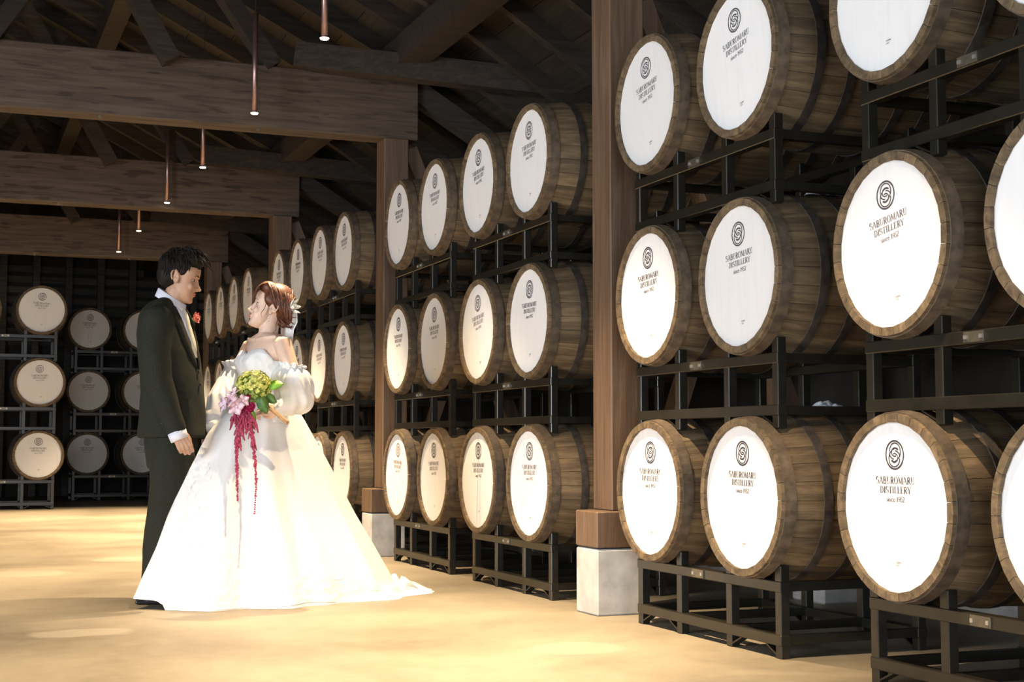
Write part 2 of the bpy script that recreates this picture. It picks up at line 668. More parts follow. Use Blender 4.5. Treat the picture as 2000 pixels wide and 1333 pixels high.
LD = bpy.data.lights.new('pendant_spot', 'SPOT')
LD.energy = LAMP_W
LD.color = LAMP_COL
LD.spot_size = math.radians(72)
LD.spot_blend = 1.0
LD.shadow_soft_size = 0.03
LD2 = LD.copy()
LD2.energy = LAMP_W * 0.17
LD3 = LD.copy()
LD3.energy = LAMP_W * 0.27

lampP = make_lamp()
LAMPS = [(1.873, 7.465, 'nearest copper tube pendant, its top cut by the frame, above the bride'),
         (1.872, 9.352, 'long copper tube pendant hanging in front of the nearest cross beam'),
         (1.865, 11.358, 'copper tube pendant just behind the nearest cross beam, third from the camera'),
         (1.840, 13.153, 'copper tube pendant hanging in front of the second cross beam'),
         (1.818, 15.006, 'copper tube pendant, second smallest, below the second cross beam'),
         (1.808, 16.733, 'smallest and farthest copper tube pendant, lowest above the end wall barrels')]
LAMPS += [(1.875, 5.58, 'copper tube pendant before the couple, above the frame'), (1.875, 3.7, 'unseen copper tube pendant above the frame, added to brighten the near floor')]  # the second of these is added out of view to brighten the near floor
for k, y in enumerate((4.6, 7.465, 9.352, 11.358, 13.153, 15.006, 16.733)):  # invented row, kept out of view, that lights the left floor
    LAMPS.append((-0.45, y, '%s pendant from the camera in the unseen left row added to light the floor' % ('first', 'second', 'third', 'fourth', 'fifth', 'sixth', 'seventh')[k]))
for i, (x, y, lab) in enumerate(LAMPS):
    l = lampP if i == 0 else copy_tree(lampP)
    l.location = (x, y, 2.99)
    tag(l, lab, 'lamp', 'copper pendant lamps' if x > 0 else 'unseen added row of pendant lamps')
    s_ = bpy.data.objects.new('pendant_light', LD2 if x < 0 else LD3 if y < 5 else LD)
    COL.objects.link(s_)
    s_.parent = l
    s_.location = (0, 0, -0.02)


# ------------------------------------------------------------------ print on the barrel heads (flat ink, a hair proud)
class Ink:
    """2-D strokes -> flat polygons"""
    def __init__(s):
        s.v, s.f = [], []

    def line(s, pts, w):
        n = len(pts)
        ws = w if isinstance(w, (list, tuple)) else [w] * n
        base = len(s.v)
        for i in range(n):
            p = Vector(pts[i])
            t = (Vector(pts[min(i + 1, n - 1)]) - Vector(pts[max(i - 1, 0)])).normalized()
            nn = Vector((-t.y, t.x))
            s.v += [tuple(p + nn * ws[i] / 2), tuple(p - nn * ws[i] / 2)]
        for i in range(n - 1):
            a = base + 2 * i
            s.f.append((a, a + 1, a + 3, a + 2))

    def arc(s, cx, cy, rx, ry, a0, a1, w, n=18):
        pts = [(cx + rx * math.cos(math.radians(lerp(a0, a1, i / n))), cy + ry * math.sin(math.radians(lerp(a0, a1, i / n)))) for i in range(n + 1)]
        s.line(pts, w)

    def glyph(s, ch, ox, oy, h):
        T, H_ = 0.16 * h, 0.055 * h      # thick, thin

        def L(x0, y0, x1, y1, w):
            s.line([(ox + x0 * h, oy + y0 * h), (ox + x1 * h, oy + y1 * h)], w)

        def A(cx, cy, rx, ry, a0, a1, w):
            s.arc(ox + cx * h, oy + cy * h, rx * h, ry * h, a0, a1, w)

        def serif(x, y, k=0.14):
            L(x - k, y, x + k, y, H_)
        if ch == 'S':
            A(0.3, 0.74, 0.22, 0.23, 20, 250, [H_] * 6 + [T] * 8 + [T] * 5)
            A(0.3, 0.26, 0.24, 0.25, 80, -160, [T] * 8 + [H_] * 11)
            L(0.51, 0.7, 0.51, 0.95, H_)
            L(0.07, 0.3, 0.07, 0.05, H_)
            return 0.62
        if ch == 'A':
            L(0.08, 0, 0.37, 1, H_); L(0.37, 1, 0.68, 0, T); L(0.2, 0.35, 0.55, 0.35, H_)
            serif(0.08, 0.02); serif(0.68, 0.02); return 0.78
        if ch == 'B':
            L(0.18, 0, 0.18, 1, T); A(0.3, 0.75, 0.22, 0.23, -90, 90, T * 0.8); A(0.3, 0.27, 0.28, 0.26, -90, 90, T * 0.8)
            L(0.05, 0.98, 0.32, 0.98, H_); L(0.05, 0.02, 0.32, 0.02, H_); L(0.18, 0.52, 0.32, 0.52, H_); return 0.68
        if ch == 'U':
            L(0.17, 1, 0.17, 0.35, T); A(0.38, 0.3, 0.21, 0.28, 180, 360, H_ * 1.4); L(0.59, 0.3, 0.59, 1, H_)
            serif(0.17, 0.98); serif(0.59, 0.98); return 0.78
        if ch == 'R':
            L(0.18, 0, 0.18, 1, T); A(0.3, 0.74, 0.24, 0.24, -90, 90, T * 0.8); L(0.32, 0.5, 0.66, 0.0, T)
            L(0.05, 0.98, 0.32, 0.98, H_); L(0.18, 0.5, 0.32, 0.5, H_); serif(0.18, 0.02); serif(0.66, 0.02, 0.08); return 0.72
        if ch == 'O':
            A(0.4, 0.5, 0.32, 0.48, 0, 360, [H_ + (T - H_) * abs(math.cos(2 * PI * i / 18)) for i in range(19)]); return 0.82
        if ch == 'M':
            L(0.15, 0, 0.15, 1, H_); L(0.15, 1, 0.46, 0.08, T); L(0.46, 0.08, 0.78, 1, H_); L(0.78, 1, 0.78, 0, T)
            serif(0.15, 0.02); serif(0.78, 0.02); serif(0.12, 0.98, 0.1); serif(0.81, 0.98, 0.1); return 0.95
        if ch == 'D':
            L(0.18, 0, 0.18, 1, T); A(0.3, 0.5, 0.36, 0.48, -90, 90, [H_ + (T - H_) * abs(math.sin(PI * i / 18)) for i in range(19)])
            L(0.05, 0.98, 0.32, 0.98, H_); L(0.05, 0.02, 0.32, 0.02, H_); return 0.77
        if ch == 'I':
            L(0.18, 0, 0.18, 1, T); serif(0.18, 0.98); serif(0.18, 0.02); return 0.38
        if ch == 'T':
            L(0.34, 0, 0.34, 1, T); L(0.04, 0.97, 0.64, 0.97, H_); serif(0.34, 0.02); L(0.05, 0.97, 0.05, 0.8, H_); L(0.63, 0.97, 0.63, 0.8, H_); return 0.68
        if ch == 'L':
            L(0.18, 0, 0.18, 1, T); L(0.05, 0.02, 0.55, 0.02, H_); serif(0.18, 0.98); L(0.55, 0.02, 0.55, 0.22, H_); return 0.6
        if ch == 'E':
            L(0.18, 0, 0.18, 1, T); L(0.05, 0.02, 0.56, 0.02, H_); L(0.05, 0.98, 0.54, 0.98, H_); L(0.18, 0.52, 0.44, 0.52, H_)
            L(0.56, 0.02, 0.56, 0.2, H_); L(0.54, 0.98, 0.54, 0.8, H_); return 0.64
        if ch == 'Y':
            L(0.06, 1, 0.36, 0.48, T); L(0.66, 1, 0.36, 0.48, H_); L(0.36, 0.5, 0.36, 0, T); serif(0.08, 0.98); serif(0.64, 0.98); serif(0.36, 0.02); return 0.72
        if ch == 's':
            A(0.2, 0.45, 0.13, 0.13, 20, 250, H_ * 1.6); A(0.2, 0.17, 0.15, 0.15, 80, -160, H_ * 1.6); return 0.42
        if ch == 'i':
            L(0.12, 0, 0.12, 0.58, T); L(0.12, 0.75, 0.12, 0.88, T); serif(0.12, 0.02, 0.1); return 0.28
        if ch == 'n':
            L(0.12, 0, 0.12, 0.58, T); A(0.28, 0.38, 0.15, 0.19, 0, 180, H_ * 1.4); L(0.43, 0, 0.43, 0.38, T); serif(0.12, 0.02, 0.09); serif(0.43, 0.02, 0.09); return 0.58
        if ch == 'c':
            A(0.26, 0.3, 0.2, 0.28, 45, 315, H_ * 2); return 0.46
        if ch == 'e':
            A(0.26, 0.3, 0.2, 0.28, 0, 315, H_ * 2); L(0.07, 0.31, 0.45, 0.31, H_); return 0.5
        if ch == '1':
            L(0.2, 0, 0.2, 0.95, T); L(0.2, 0.93, 0.07, 0.8, H_); serif(0.2, 0.02); return 0.42
        if ch == '9':
            A(0.26, 0.66, 0.19, 0.26, 0, 360, H_ * 1.8); A(0.15, 0.6, 0.3, 0.58, 0, -80, H_ * 1.8); return 0.52
        if ch == '5':
            L(0.12, 0.94, 0.44, 0.94, H_ * 2); L(0.12, 0.94, 0.1, 0.55, H_ * 1.4); A(0.22, 0.31, 0.22, 0.29, 120, -150, H_ * 2); return 0.52
        if ch == '2':
            A(0.25, 0.7, 0.19, 0.23, 170, -30, H_ * 2); L(0.42, 0.6, 0.07, 0.04, H_ * 2); L(0.06, 0.03, 0.48, 0.03, H_ * 2); return 0.52
        return 0.36

    def text(s, t, cy, h, width):
        probe = Ink()
        tot = sum(probe.glyph(c, 0, 0, h) * h for c in t)
        k = width / tot
        sub = Ink()
        x = 0
        for c in t:
            x += sub.glyph(c, x, 0, h) * h
        b = len(s.v)
        s.v += [((p[0] - tot / 2) * k, p[1] + cy - h / 2) for p in sub.v]
        s.f += [tuple(i + b for i in f) for f in sub.f]

    def mesh(s, name, mat):
        # print plane: text x -> local -Y, text y -> local Z, faces local -X ; every stroke lifted a touch to avoid coplanar overlap
        me = bpy.data.meshes.new(name)
        vs = [(-0.0009 - 0.00002 * (i % 37), -p[0], p[1]) for i, p in enumerate(s.v)]
        me.from_pydata(vs, [], s.f)
        me.materials.append(MATS[mat])
        return me


def emblem_ink():
    k = Ink()
    R, cy = 0.0445, 0.163
    W_ = 0.0048

    def A(cx, cyy, rx, ry, a0, a1, w=W_):
        k.arc(cx * R, cy + cyy * R, rx * R, ry * R, a0, a1, w, 40)
    A(0, 0, 1, 1, 0, 360, 0.0055)
    # two interlocked rings of a double-line S
    A(0.04, 0.24, 0.62, 0.6, -62, 180, 0.004)
    A(0.0, 0.2, 0.34, 0.3, 40, 300, 0.004)
    A(-0.04, -0.24, 0.62, 0.6, 118, 360, 0.004)
    A(0.0, -0.2, 0.34, 0.3, -140, 120, 0.004)
    A(0.02, 0.12, 0.6, 0.42, 180, 262, 0.004)
    A(-0.02, -0.12, 0.6, 0.42, 0, 82, 0.004)
    A(0.1, 0.26, 0.34, 0.22, 20, 150, 0.0055)
    A(-0.06, -0.3, 0.3, 0.2, 200, 340, 0.0065)
    return k


def letter_ink():
    k = Ink()
    k.text('SABUROMARU', 0.083, 0.0225, 0.196)
    k.text('DISTILLERY', 0.053, 0.0215, 0.158)
    k.text('since 1952', 0.024, 0.017, 0.094)
    return k


def small_ink():
    k = Ink()
    for yy, a in ((0.0, 0.0016), (-0.009, 0.001)):
        k.line([(-0.004 + i * 0.0013, -0.173 + yy + 0.0032 * math.sin(i * 1.9 + yy * 300)) for i in range(22 if yy == 0 else 14)], a + 0.0008)
    return k


INKS = ('ink_dark', 'ink_mid', 'ink_faint')
EMB = {m: emblem_ink().mesh('emblem', m) for m in INKS}
LET = {m: letter_ink().mesh('lettering', m) for m in INKS}
SML = small_ink().mesh('small_print', 'ink_pale')

# ------------------------------------------------------------------ barrels (local: front head faces -X at x=0, axis along +X, z=0 lowest point)
BL, RB, RE = 0.88, 0.325, 0.293
NST = 28


def brad(x):
    t = (x / BL - 0.5) * 2
    return RE + (RB - RE) * (1 - abs(t) ** 2.0)


def stave_mesh(seg, width_ang, gap=0.003):
    m = MB()
    xs = [BL * i / seg for i in range(seg + 1)]
    h = width_ang / 2 - gap
    rings = []
    for x in xs:
        r1 = brad(x)
        r0 = r1 - 0.026
        rings.append([(x, r0 * math.sin(-h), r0 * math.cos(h)), (x, r0 * math.sin(h), r0 * math.cos(h)),
                      (x, r1 * math.sin(h), r1 * math.cos(h)), (x, r1 * 0.0, r1 * 1.003), (x, r1 * math.sin(-h), r1 * math.cos(h))])
    m.loft(rings)
    return m


sv = stave_mesh(6, 2 * PI / NST).mesh('stave')
sv.materials.append(MATS['stave_oak'])
allst = MB()
for i in range(NST):
    s1 = stave_mesh(6, 2 * PI / NST)
    s1.xform(Matrix.Rotation(2 * PI * i / NST, 4, 'X'))
    allst.join(s1)
allst = allst.mesh('staves')
allst.materials.append(MATS['stave_oak'])


def hoop_mesh(x0, x1, name='hoop', mat='hoop_iron'):
    m = MB()
    n = 48
    rings = []
    for x, dr in ((x0, 0.0008), (x0, 0.005), (x1, 0.005), (x1, 0.0008)):
        r = brad(x) + dr
        rings.append([(x, r * math.cos(2 * PI * j / n), r * math.sin(2 * PI * j / n)) for j in range(n)])
    m.loft(rings, cap=False)
    me = m.mesh(name)
    me.materials.append(MATS[mat])
    me.polygons.foreach_set('use_smooth', [False] * len(me.polygons))
    return me


HOOPS = [hoop_mesh(a, b, 'hoop', 'hoop_rust' if a in (0.012, 0.825) else 'hoop_iron') for a, b in ((0.012, 0.055), (0.165, 0.2), (0.3, 0.335), (0.545, 0.58), (0.68, 0.715), (0.825, 0.868))]
hm = MB()
n = 64
hm.loft([[(x, 0.2705 * math.cos(2 * PI * j / n), 0.2705 * math.sin(2 * PI * j / n)) for j in range(n)] for x in (0.0, 0.02)])
HEAD = hm.mesh('head')
HEAD.materials.append(MATS['head_paint'])
hb = MB()
hb.loft([[(x, 0.2705 * math.cos(2 * PI * j / n), 0.2705 * math.sin(2 * PI * j / n)) for j in range(n)] for x in (0.84, 0.86)])
HEADB = hb.mesh('rear_head')
HEADB.materials.append(MATS['stave_oak'])
ck = Ink()
ck.line([(0.004, 0.26), (0.002, 0.19), (0.006, 0.1), (-0.012, 0.0), (-0.02, -0.1), (-0.026, -0.25)], [0.001, 0.0022, 0.0022, 0.0018, 0.0024, 0.001])
ck.line([(0.03, 0.02), (0.022, -0.1), (0.024, -0.25)], 0.0012)
CRACK = ck.mesh('crack', 'ink_mid')


def child(name, me, parent, loc=(0, 0, 0), rot=(0, 0, 0)):
    q = bpy.data.objects.new(name, me)
    COL.objects.link(q)
    q.parent = parent
    q.location = loc
    q.rotation_euler = rot
    return q


def barrel(loc, rz, label, group, detail, ink='ink_dark', roll=0.0, crack=False):
    b = empty('whisky_barrel', loc, rz)
    tag(b, label, 'barrel', group)
    if detail:
        off = random.random()
        for i in range(NST):
            child('stave', sv, b, (0, 0, RB), (2 * PI * (i + off) / NST, 0, 0))
    else:
        child('staves', allst, b, (0, 0, RB), (random.random(), 0, 0))
    for h in HOOPS:
        child('hoop', h, b, (0, 0, RB))
    hd = child('head', HEAD, b, (0.016, 0, RB), (roll, 0, 0))
    hd['label'] = 'white painted barrel head'
    child('rear_head', HEADB, b, (0, 0, RB))
    child('emblem', EMB[ink], hd)
    child('lettering', LET[INKS[min(2, INKS.index(ink) + 1)]], hd)
    child('small_print', SML, hd)
    if crack:
        child('crack', CRACK, hd)
    return b


# ------------------------------------------------------------------ racks (local: front face x=0, y along the rack, z=0 foot)
PY = (-0.55, -0.2, 0.2, 0.55)
TB = 0.044


def rack_parts(leg=0.0):
    """list of (name, mesh); leg = extra height below"""
    out = []
    zt0, zt1 = 0.238 + leg, 0.278 + leg

    def add(nm, m, mat='black_steel', bev=0.0):
        me = m.mesh(nm)
        if bev:
            bm = bmesh.new()
            bm.from_mesh(me)
            bmesh.ops.bevel(bm, geom=bm.edges[:], offset=bev, segments=1, affect='EDGES')
            bm.to_mesh(me)
            bm.free()
        me.materials.append(MATS[mat])
        out.append((nm, me))
    for x in (0.0, 0.6):
        add('top_rail', MB().box(x, x + TB, -0.572, 0.572, zt0, zt1), bev=0.003)
        add('bottom_rail', MB().box(x, x + TB, -0.572, 0.572, 0.046, 0.086), bev=0.003)
        for y in PY:
            s_ = 1 if y > 0 else -1
            dx = 0.003
            up = 0.335 + leg
            add('upright', MB().box(x + dx, x + TB - dx, y - 0.02, y + 0.02, 0.0, up), bev=0.003)
        for yc in (-0.375, 0.375):
            for sg in (-1, 1):
                # cradle plate above (leans out to carry the barrel), shoe plate below
                add('cradle_plate', MB().bar((x + TB / 2, yc + sg * 0.165, up - 0.012), (x + TB / 2, yc + sg * 0.075, zt1 + 0.003), 0.034, 0.006, (0, 0, 1)))
                add('shoe_plate', MB().bar((x + TB / 2, yc + sg * 0.165, 0.01), (x + TB / 2, yc + sg * 0.085, 0.046), 0.034, 0.006, (0, 0, 1)))
    for y in PY:
        add('crossbar', MB().box(TB, 0.6, y - 0.018, y + 0.018, 0.05, 0.082))
    for y in (PY[0], PY[3]):
        add('crossbar', MB().box(TB, 0.6, y - 0.018, y + 0.018, zt0 + 0.003, zt1 - 0.003))
    return out


RP = rack_parts()
RPL = rack_parts(0.075)
RPM = rack_parts(0.045)
plm = MB().box(-0.004, 0.0, -0.045, 0.045, -0.016, 0.016).mesh('nameplate')
plm.materials.append(MATS['plate_metal'])
blm = MB().box(-0.009, -0.004, -0.006, 0.006, -0.006, 0.006).mesh('bolt')
blm.materials.append(MATS['bolt_metal'])


def rack(loc, rz, label, group, parts, leg=0.0):
    r = empty('barrel_rack', loc, rz)
    tag(r, label, 'rack', group)
    for nm, me in parts:
        child(nm, me, r)
    p = child('nameplate', plm, r, (0, 0.03, 0.258 + leg))
    for y in (-0.034, 0.034):
        child('bolt', blm, p, (0, y, 0))
    return r


LEV = 0.833
RZ0 = 0.252                     # lowest point of a bottom barrel
ROWS = ('bottom', 'middle', 'top')
# (rack centre y, bay, place words)
RACKS = [(3.355, 0), (5.03, 0), (7.12, 1), (8.65, 1), (10.80, 2), (12.33, 2), (14.47, 3), (16.0, 3)]
NTH = ('first', 'second', 'third', 'fourth')
BAYW = ['', 'of four between the nearest and second timber posts', 'of four between the second and third timber posts', 'of four beyond the third timber post']
ROLL = {(0, 1, 1): 0.15, (0, 1, 0): -0.05, (1, 1, 2): 0.05, (2, 1, 0): 0.06, (2, 1, 1): 0.05}
for ri, (yc, bay) in enumerate(RACKS):
    for lv in range(3):
        first = (ri % 2 == 0)
        if bay == 0:
            lab = '%s black steel rack %s timber post, by the camera' % (('bottom', 'middle', 'upper')[lv], 'one gap before the nearest' if first else 'right beside the nearest')
        else:
            lab = '%s black steel rack, %s of two between the %s timber posts' % (('bottom', 'middle', 'upper')[lv], 'nearer' if first else 'farther', ('', 'nearest and second', 'second and third', 'third and fourth')[bay])
        rack((2.82, yc, lv * LEV), 0, lab, 'black barrel racks on the right', RP)
        for k, dy in enumerate((-0.375, 0.375)):
            idx = (ri % 2) * 2 + k
            if bay == 0:
                lab = '%s row whisky barrel, %s from the nearest timber post towards the camera' % (ROWS[lv], NTH[3 - idx])
            else:
                lab = '%s row whisky barrel, %s %s' % (ROWS[lv], NTH[idx], BAYW[bay])
            rr = random.uniform(-0.05, 0.05)
            ink = random.choice(('ink_dark', 'ink_mid', 'ink_mid', 'ink_dark', 'ink_faint'))
            key = (bay, lv, idx)
            rr = {(0, 1, 1): 0.13, (0, 1, 2): 0.06, (0, 2, 2): 0.12, (0, 2, 3): 0.1, (0, 1, 3): 0.05, (0, 0, 1): 0.0, (0, 0, 2): -0.02, (1, 1, 1): 0.1, (1, 2, 1): 0.05}.get(key, rr)
            ink = {(0, 1, 1): 'ink_mid', (0, 0, 1): 'ink_dark', (0, 0, 2): 'ink_dark', (0, 0, 3): 'ink_dark', (0, 1, 3): 'ink_dark', (1, 1, 0): 'ink_dark', (1, 2, 1): 'ink_dark', (1, 0, 0): 'ink_mid'}.get(key, ink)
            barrel((XH, yc + dy + (0.03 if bay == 1 and ri == 3 else 0) * 0, RZ0 + lv * LEV), 0, lab, 'barrels on the right wall', ri < 4, ink, -rr, key == (1, 0, 1))

# stacks at the far end, heads facing the camera
for nm, xc, yf, lab2, colw in (('front', 0.685, 18.05, 'foremost stack at far left', ('outer, left of frame', 'leftmost in view')), ('back', 2.245, 20.75, 'stack by the end wall', ('seen left of the groom', 'half hidden by the groom'))):
    base = 0.0
    for lv in range(3):
        parts = RPL if lv == 0 else RPM
        leg = 0.075 if lv == 0 else 0.045
        r = rack((xc, yf + 0.05, base), PI / 2, '%s black rack of the %s' % (('bottom', 'middle', 'upper')[lv], lab2), 'black racks at the far end', parts, leg)
        cz = base + leg + RZ0
        for k, dx in enumerate((-0.375, 0.375)):
            barrel((xc + dx, yf, cz), PI / 2, '%s row barrel of the %s, %s' % (ROWS[lv], lab2, colw[k]), 'barrels at the far end', False, ('ink_mid', 'ink_faint', 'ink_mid')[lv], random.uniform(-0.04, 0.04), (nm, lv, k) == ('back', 2, 0))
        base += LEV + leg if lv == 0 else LEV + 0.045


# crumpled rags lying on two barrels
def rag(loc, label, seed):
    rnd = random.Random(seed)
    nx, ny = 22, 14
    vs, fs = [], []
    for i in range(nx):
        for j in range(ny):
            x = (i / (nx - 1) - 0.5) * 0.26
            y = (j / (ny - 1) - 0.5) * 0.15
            h = noise.noise(Vector((x * 16 + seed, y * 18, seed * 1.7)))
            e = max(0, 1 - (abs(x) / 0.13) ** 3) * max(0, 1 - (abs(y) / 0.075) ** 3)
            vs.append((x + 0.02 * noise.noise(Vector((x * 9, y * 9, seed + 4))), y + 0.03 * noise.noise(Vector((x * 8, y * 9, seed + 9))), 0.004 - 0.5 * y * y / 0.32 + (0.03 + 0.075 * abs(h)) * (e * 0.8 + 0.1)))
    for i in range(nx - 1):
        for j in range(ny - 1):
            a = i * ny + j
            fs.append((a, a + ny, a + ny + 1, a + 1))
    m = MB()
    m.poly(vs, fs)
    q = m.build('rag', 'rag', None, True)
    md = q.modifiers.new('t', 'SOLIDIFY')
    md.thickness = 0.003
    q.location = loc
    q.scale = (0.55, 0.6, 0.62)
    tag(q, label, 'cloth', 'rags on barrels')


rag((3.16, 4.655, RZ0 + LEV + 2 * RB + 0.004), 'crumpled white rag on a middle row barrel near the camera', 3)
rag((3.16, 4.655, RZ0 + 2 * RB + 0.004), 'crumpled white rag on a bottom row barrel near the camera', 8)


# ================================================================== people
def rotm(yaw=0, pitch=0, roll=0):
    """head frame: x forward, y left, z up ; yaw about z, pitch up positive"""
    return Matrix.Rotation(yaw, 4, 'Z') @ Matrix.Rotation(-pitch, 4, 'Y') @ Matrix.Rotation(roll, 4, 'X')


# head profile tables in head space, origin = ear canal height at z=0, x forward
HZ = [-0.108, -0.104, -0.095, -0.082, -0.070, -0.058, -0.046, -0.030, -0.012, 0.005, 0.022, 0.040, 0.062]
HFX = [0.066, 0.074, 0.080, 0.079, 0.079, 0.083, 0.083, 0.082, 0.081, 0.082, 0.089, 0.091, 0.086]
HW = [0.014, 0.024, 0.036, 0.046, 0.053, 0.057, 0.060, 0.064, 0.067, 0.068, 0.069, 0.070, 0.070]


def head_blob(m, M, female=False):
    k = 0.94 if female else 1.0
    h = MB()
    rings = []
    n = 40
    for z, fx, w_ in zip(HZ, HFX, HW):
        w2 = w_ * (0.95 if female else 1.0)
        back = interp(z, [-0.11, -0.07, -0.03, 0.06], [0.03, -0.005, -0.02, -0.05])
        cx = (fx + back) / 2
        hx = (fx - back) / 2
        row = []
        for j in range(n):
            a = 2 * PI * j / n
            ca, sa = math.cos(a), math.sin(a)
            e = 2 / 2.35
            row.append((cx + hx * math.copysign(abs(ca) ** e, ca), w2 * math.copysign(abs(sa) ** e, sa), z))
        rings.append(row)
    h.loft(rings)
    h.ell((-0.008, 0, 0.042), (0.100, 0.077, 0.088), seg=32, rings=20)            # cranium
    h.ell((0.066, 0, -0.094), (0.017, 0.02, 0.014))                               # chin
    # nose
    nt = 0.104 if not female else 0.100
    h.chain([(0.080, 0, 0.010), (0.089, 0, -0.012), (nt - 0.004, 0, -0.033)], [0.0065, 0.0075, 0.0088], 14)
    h.ell((nt, 0, -0.035), (0.0085, 0.009, 0.0075))
    for s in (-1, 1):
        h.ell((0.09, s * 0.0105, -0.039), (0.009, 0.007, 0.0065))
        h.ell((0.066, s * 0.042, -0.028), (0.016, 0.017, 0.02))                    # cheek
        h.ell((0.079, s * 0.03, 0.022), (0.011, 0.02, 0.007))                      # brow ridge
        # ear
        R = Matrix.Rotation(-0.25, 3, 'Y') @ Matrix.Rotation(s * 0.35, 3, 'Z')
        h.ell((-0.006, s * 0.075, 0.0), (0.016, 0.006, 0.029), R)
        ring = [Vector((-0.006 + 0.017 * math.cos(a), s * (0.081 - 0.004 * math.cos(a)), 0.002 + 0.028 * math.sin(a))) for a in (PI * (-0.55 + 1.75 * q / 12) for q in range(13))]
        ring = [Vector((p.x - 0.25 * p.z, p.y, p.z)) for p in ring]
        h.chain(ring, [0.0042] * 13, 8)
        h.ell((-0.001, s * 0.076, -0.026), (0.007, 0.005, 0.008))
    # lips
    h.ell((0.083, 0, -0.0575), (0.0062, 0.02, 0.0042))
    h.ell((0.082, 0, -0.0655), (0.0065, 0.018, 0.0052))
    h.xform(M)
    m.join(h)


def head_brush(M):
    """press in eye sockets, mouth corners and ear bowls"""
    spots = []
    for s in (-1, 1):
        spots += [((0.083, s * 0.032, 0.004), 0.0145, (-0.0085, 0, 0)), ((0.079, s * 0.025, -0.062), 0.006, (-0.003, 0, 0)),
                  ((0.0, s * 0.084, 0.002), 0.009, (0, -s * 0.006, 0)), ((0.085, 0, -0.0615), 0.0045, (-0.0015, 0, 0))]
    R = M.to_3x3()
    sp = [(np.array(M @ Vector(c)), r * M.to_scale()[0], np.array(R @ Vector(v))) for c, r, v in spots]

    def f(co):
        for c, r, v in sp:
            d2 = ((co - c) ** 2).sum(1)
            wgt = np.exp(-d2 / (2 * r * r / 2.2))
            co = co + wgt[:, None] * v[None, :]
        return co
    return f


def face_parts(root, M, skin, lipmat, browmat, female=False):
    for s in (-1, 1):
        e = MB().ell((0.0655, s * 0.032, 0.0035), (0.0115, 0.0125, 0.0062)).xform(M).build('eye', 'eye_white', root, True)
        MB().ell((0.0715, s * 0.0315, 0.0035), (0.0068, 0.0075, 0.0064)).xform(M).build('iris', 'iris', e, True)
        # upper lid and lash line
        arc = [(0.0765 - 0.35 * abs(t) * abs(t) * 0.02, s * (0.032 + t * 0.0145), 0.0068 + 0.0035 * (1 - t * t) - 0.002 * (t > 0) * t) for t in np.linspace(-1, 1, 9)]
        MB().chain(arc, [0.0008] + [0.0023 if female else 0.0017] * 7 + [0.0008], 6).xform(M).build('eyelash', 'iris', e, True)
        lid = [(p[0] - 0.001, p[1], p[2] + 0.0035) for p in arc]
        MB().chain(lid, [0.002] + [0.0034] * 7 + [0.002], 8).xform(M).build('eyelid', skin, e, True)
        br = [(0.0885 - 0.011 * (t * 0.5 + 0.5) ** 2, s * (0.014 + (t + 1) * 0.019), 0.0205 + 0.005 * (1 - t * t) - 0.002 * t) for t in np.linspace(-1, 1, 8)]
        MB().chain(br, [0.0022, 0.003, 0.0032, 0.003, 0.0028, 0.0024, 0.002, 0.001], 8, flat=1.0).xform(M).build('eyebrow', browmat, root, True)
    lp = MB()
    for z0, hh, x0, ww in ((-0.0572, 0.0044, 0.0838, 0.0205), (-0.0658, 0.0054, 0.0828, 0.0185)):
        lp.ell((x0, 0, z0), (0.0062, ww, hh))
    lp.xform(M).build('lips', lipmat, root, True)


def lock(m, pts, r, flat=0.45, seg=6):
    """one tapering lock of hair through control points"""
    P = [Vector(p) for p in pts]
    out = []
    n = 9
    for i in range(n):
        t = i / (n - 1) * (len(P) - 1)
        k = min(int(t), len(P) - 2)
        u = t - k
        p0, p1, p2, p3 = P[max(k - 1, 0)], P[k], P[k + 1], P[min(k + 2, len(P) - 1)]
        out.append(0.5 * ((2 * p1) + (p2 - p0) * u + (2 * p0 - 5 * p1 + 4 * p2 - p3) * u * u + (3 * p1 - p0 - 3 * p2 + p3) * u ** 3))
    rad = [r * max(0.12, math.sin(PI * (0.18 + 0.8 * i / (n - 1)))) for i in range(n)]
    m.chain(out, rad, seg, flat)


def hand_blob(m, M, curl=(0.5, 0.7, 0.5), thumb=((0.03, 0.034, -0.006), (0.052, 0.046, -0.018), (0.074, 0.044, -0.03)), spread=0.0, k=1.0, side=1):
    """hand in local space: x to the fingers, +y thumb side, +z back of the hand"""
    h = MB()
    ys = (0.030, 0.0105, -0.009, -0.027)
    ln = ((0.042, 0.026, 0.02), (0.046, 0.03, 0.021), (0.043, 0.028, 0.021), (0.034, 0.021, 0.018))
    rr = (0.0088, 0.009, 0.0086, 0.0076)
    kx = (0.086, 0.09, 0.086, 0.078)
    for i in range(4):
        h.chain([(0.0, ys[i] * 0.62, 0), (kx[i] * 0.5, ys[i] * 0.85, 0.002), (kx[i], ys[i], 0.001)], [0.0145, 0.0135, 0.0112], 10)
        p = Vector((kx[i], ys[i], 0.0))
        a = 0.0
        pts, rad = [p.copy()], [rr[i] * 1.12]
        for j in range(3):
            a += curl[j] * (1 + 0.06 * i)
            p = p + Vector((math.cos(a) * ln[i][j], spread * (1.5 - i) * ln[i][j], -math.sin(a) * ln[i][j]))
            pts.append(p.copy())
            rad.append(rr[i] * (1.0 - 0.09 * (j + 1)))
        h.chain(pts, rad, 10)
    h.chain([(0.008, 0.016, -0.006)] + list(thumb), [0.014, 0.0135, 0.0102, 0.0085], 10)
    h.ell((0.05, 0.0, -0.008), (0.042, 0.034, 0.012))
    if side < 0:
        h.xform(Matrix.Scale(-1, 4, (0, 1, 0)))
    h.xform(M @ Matrix.Scale(k, 4))
    m.join(h)


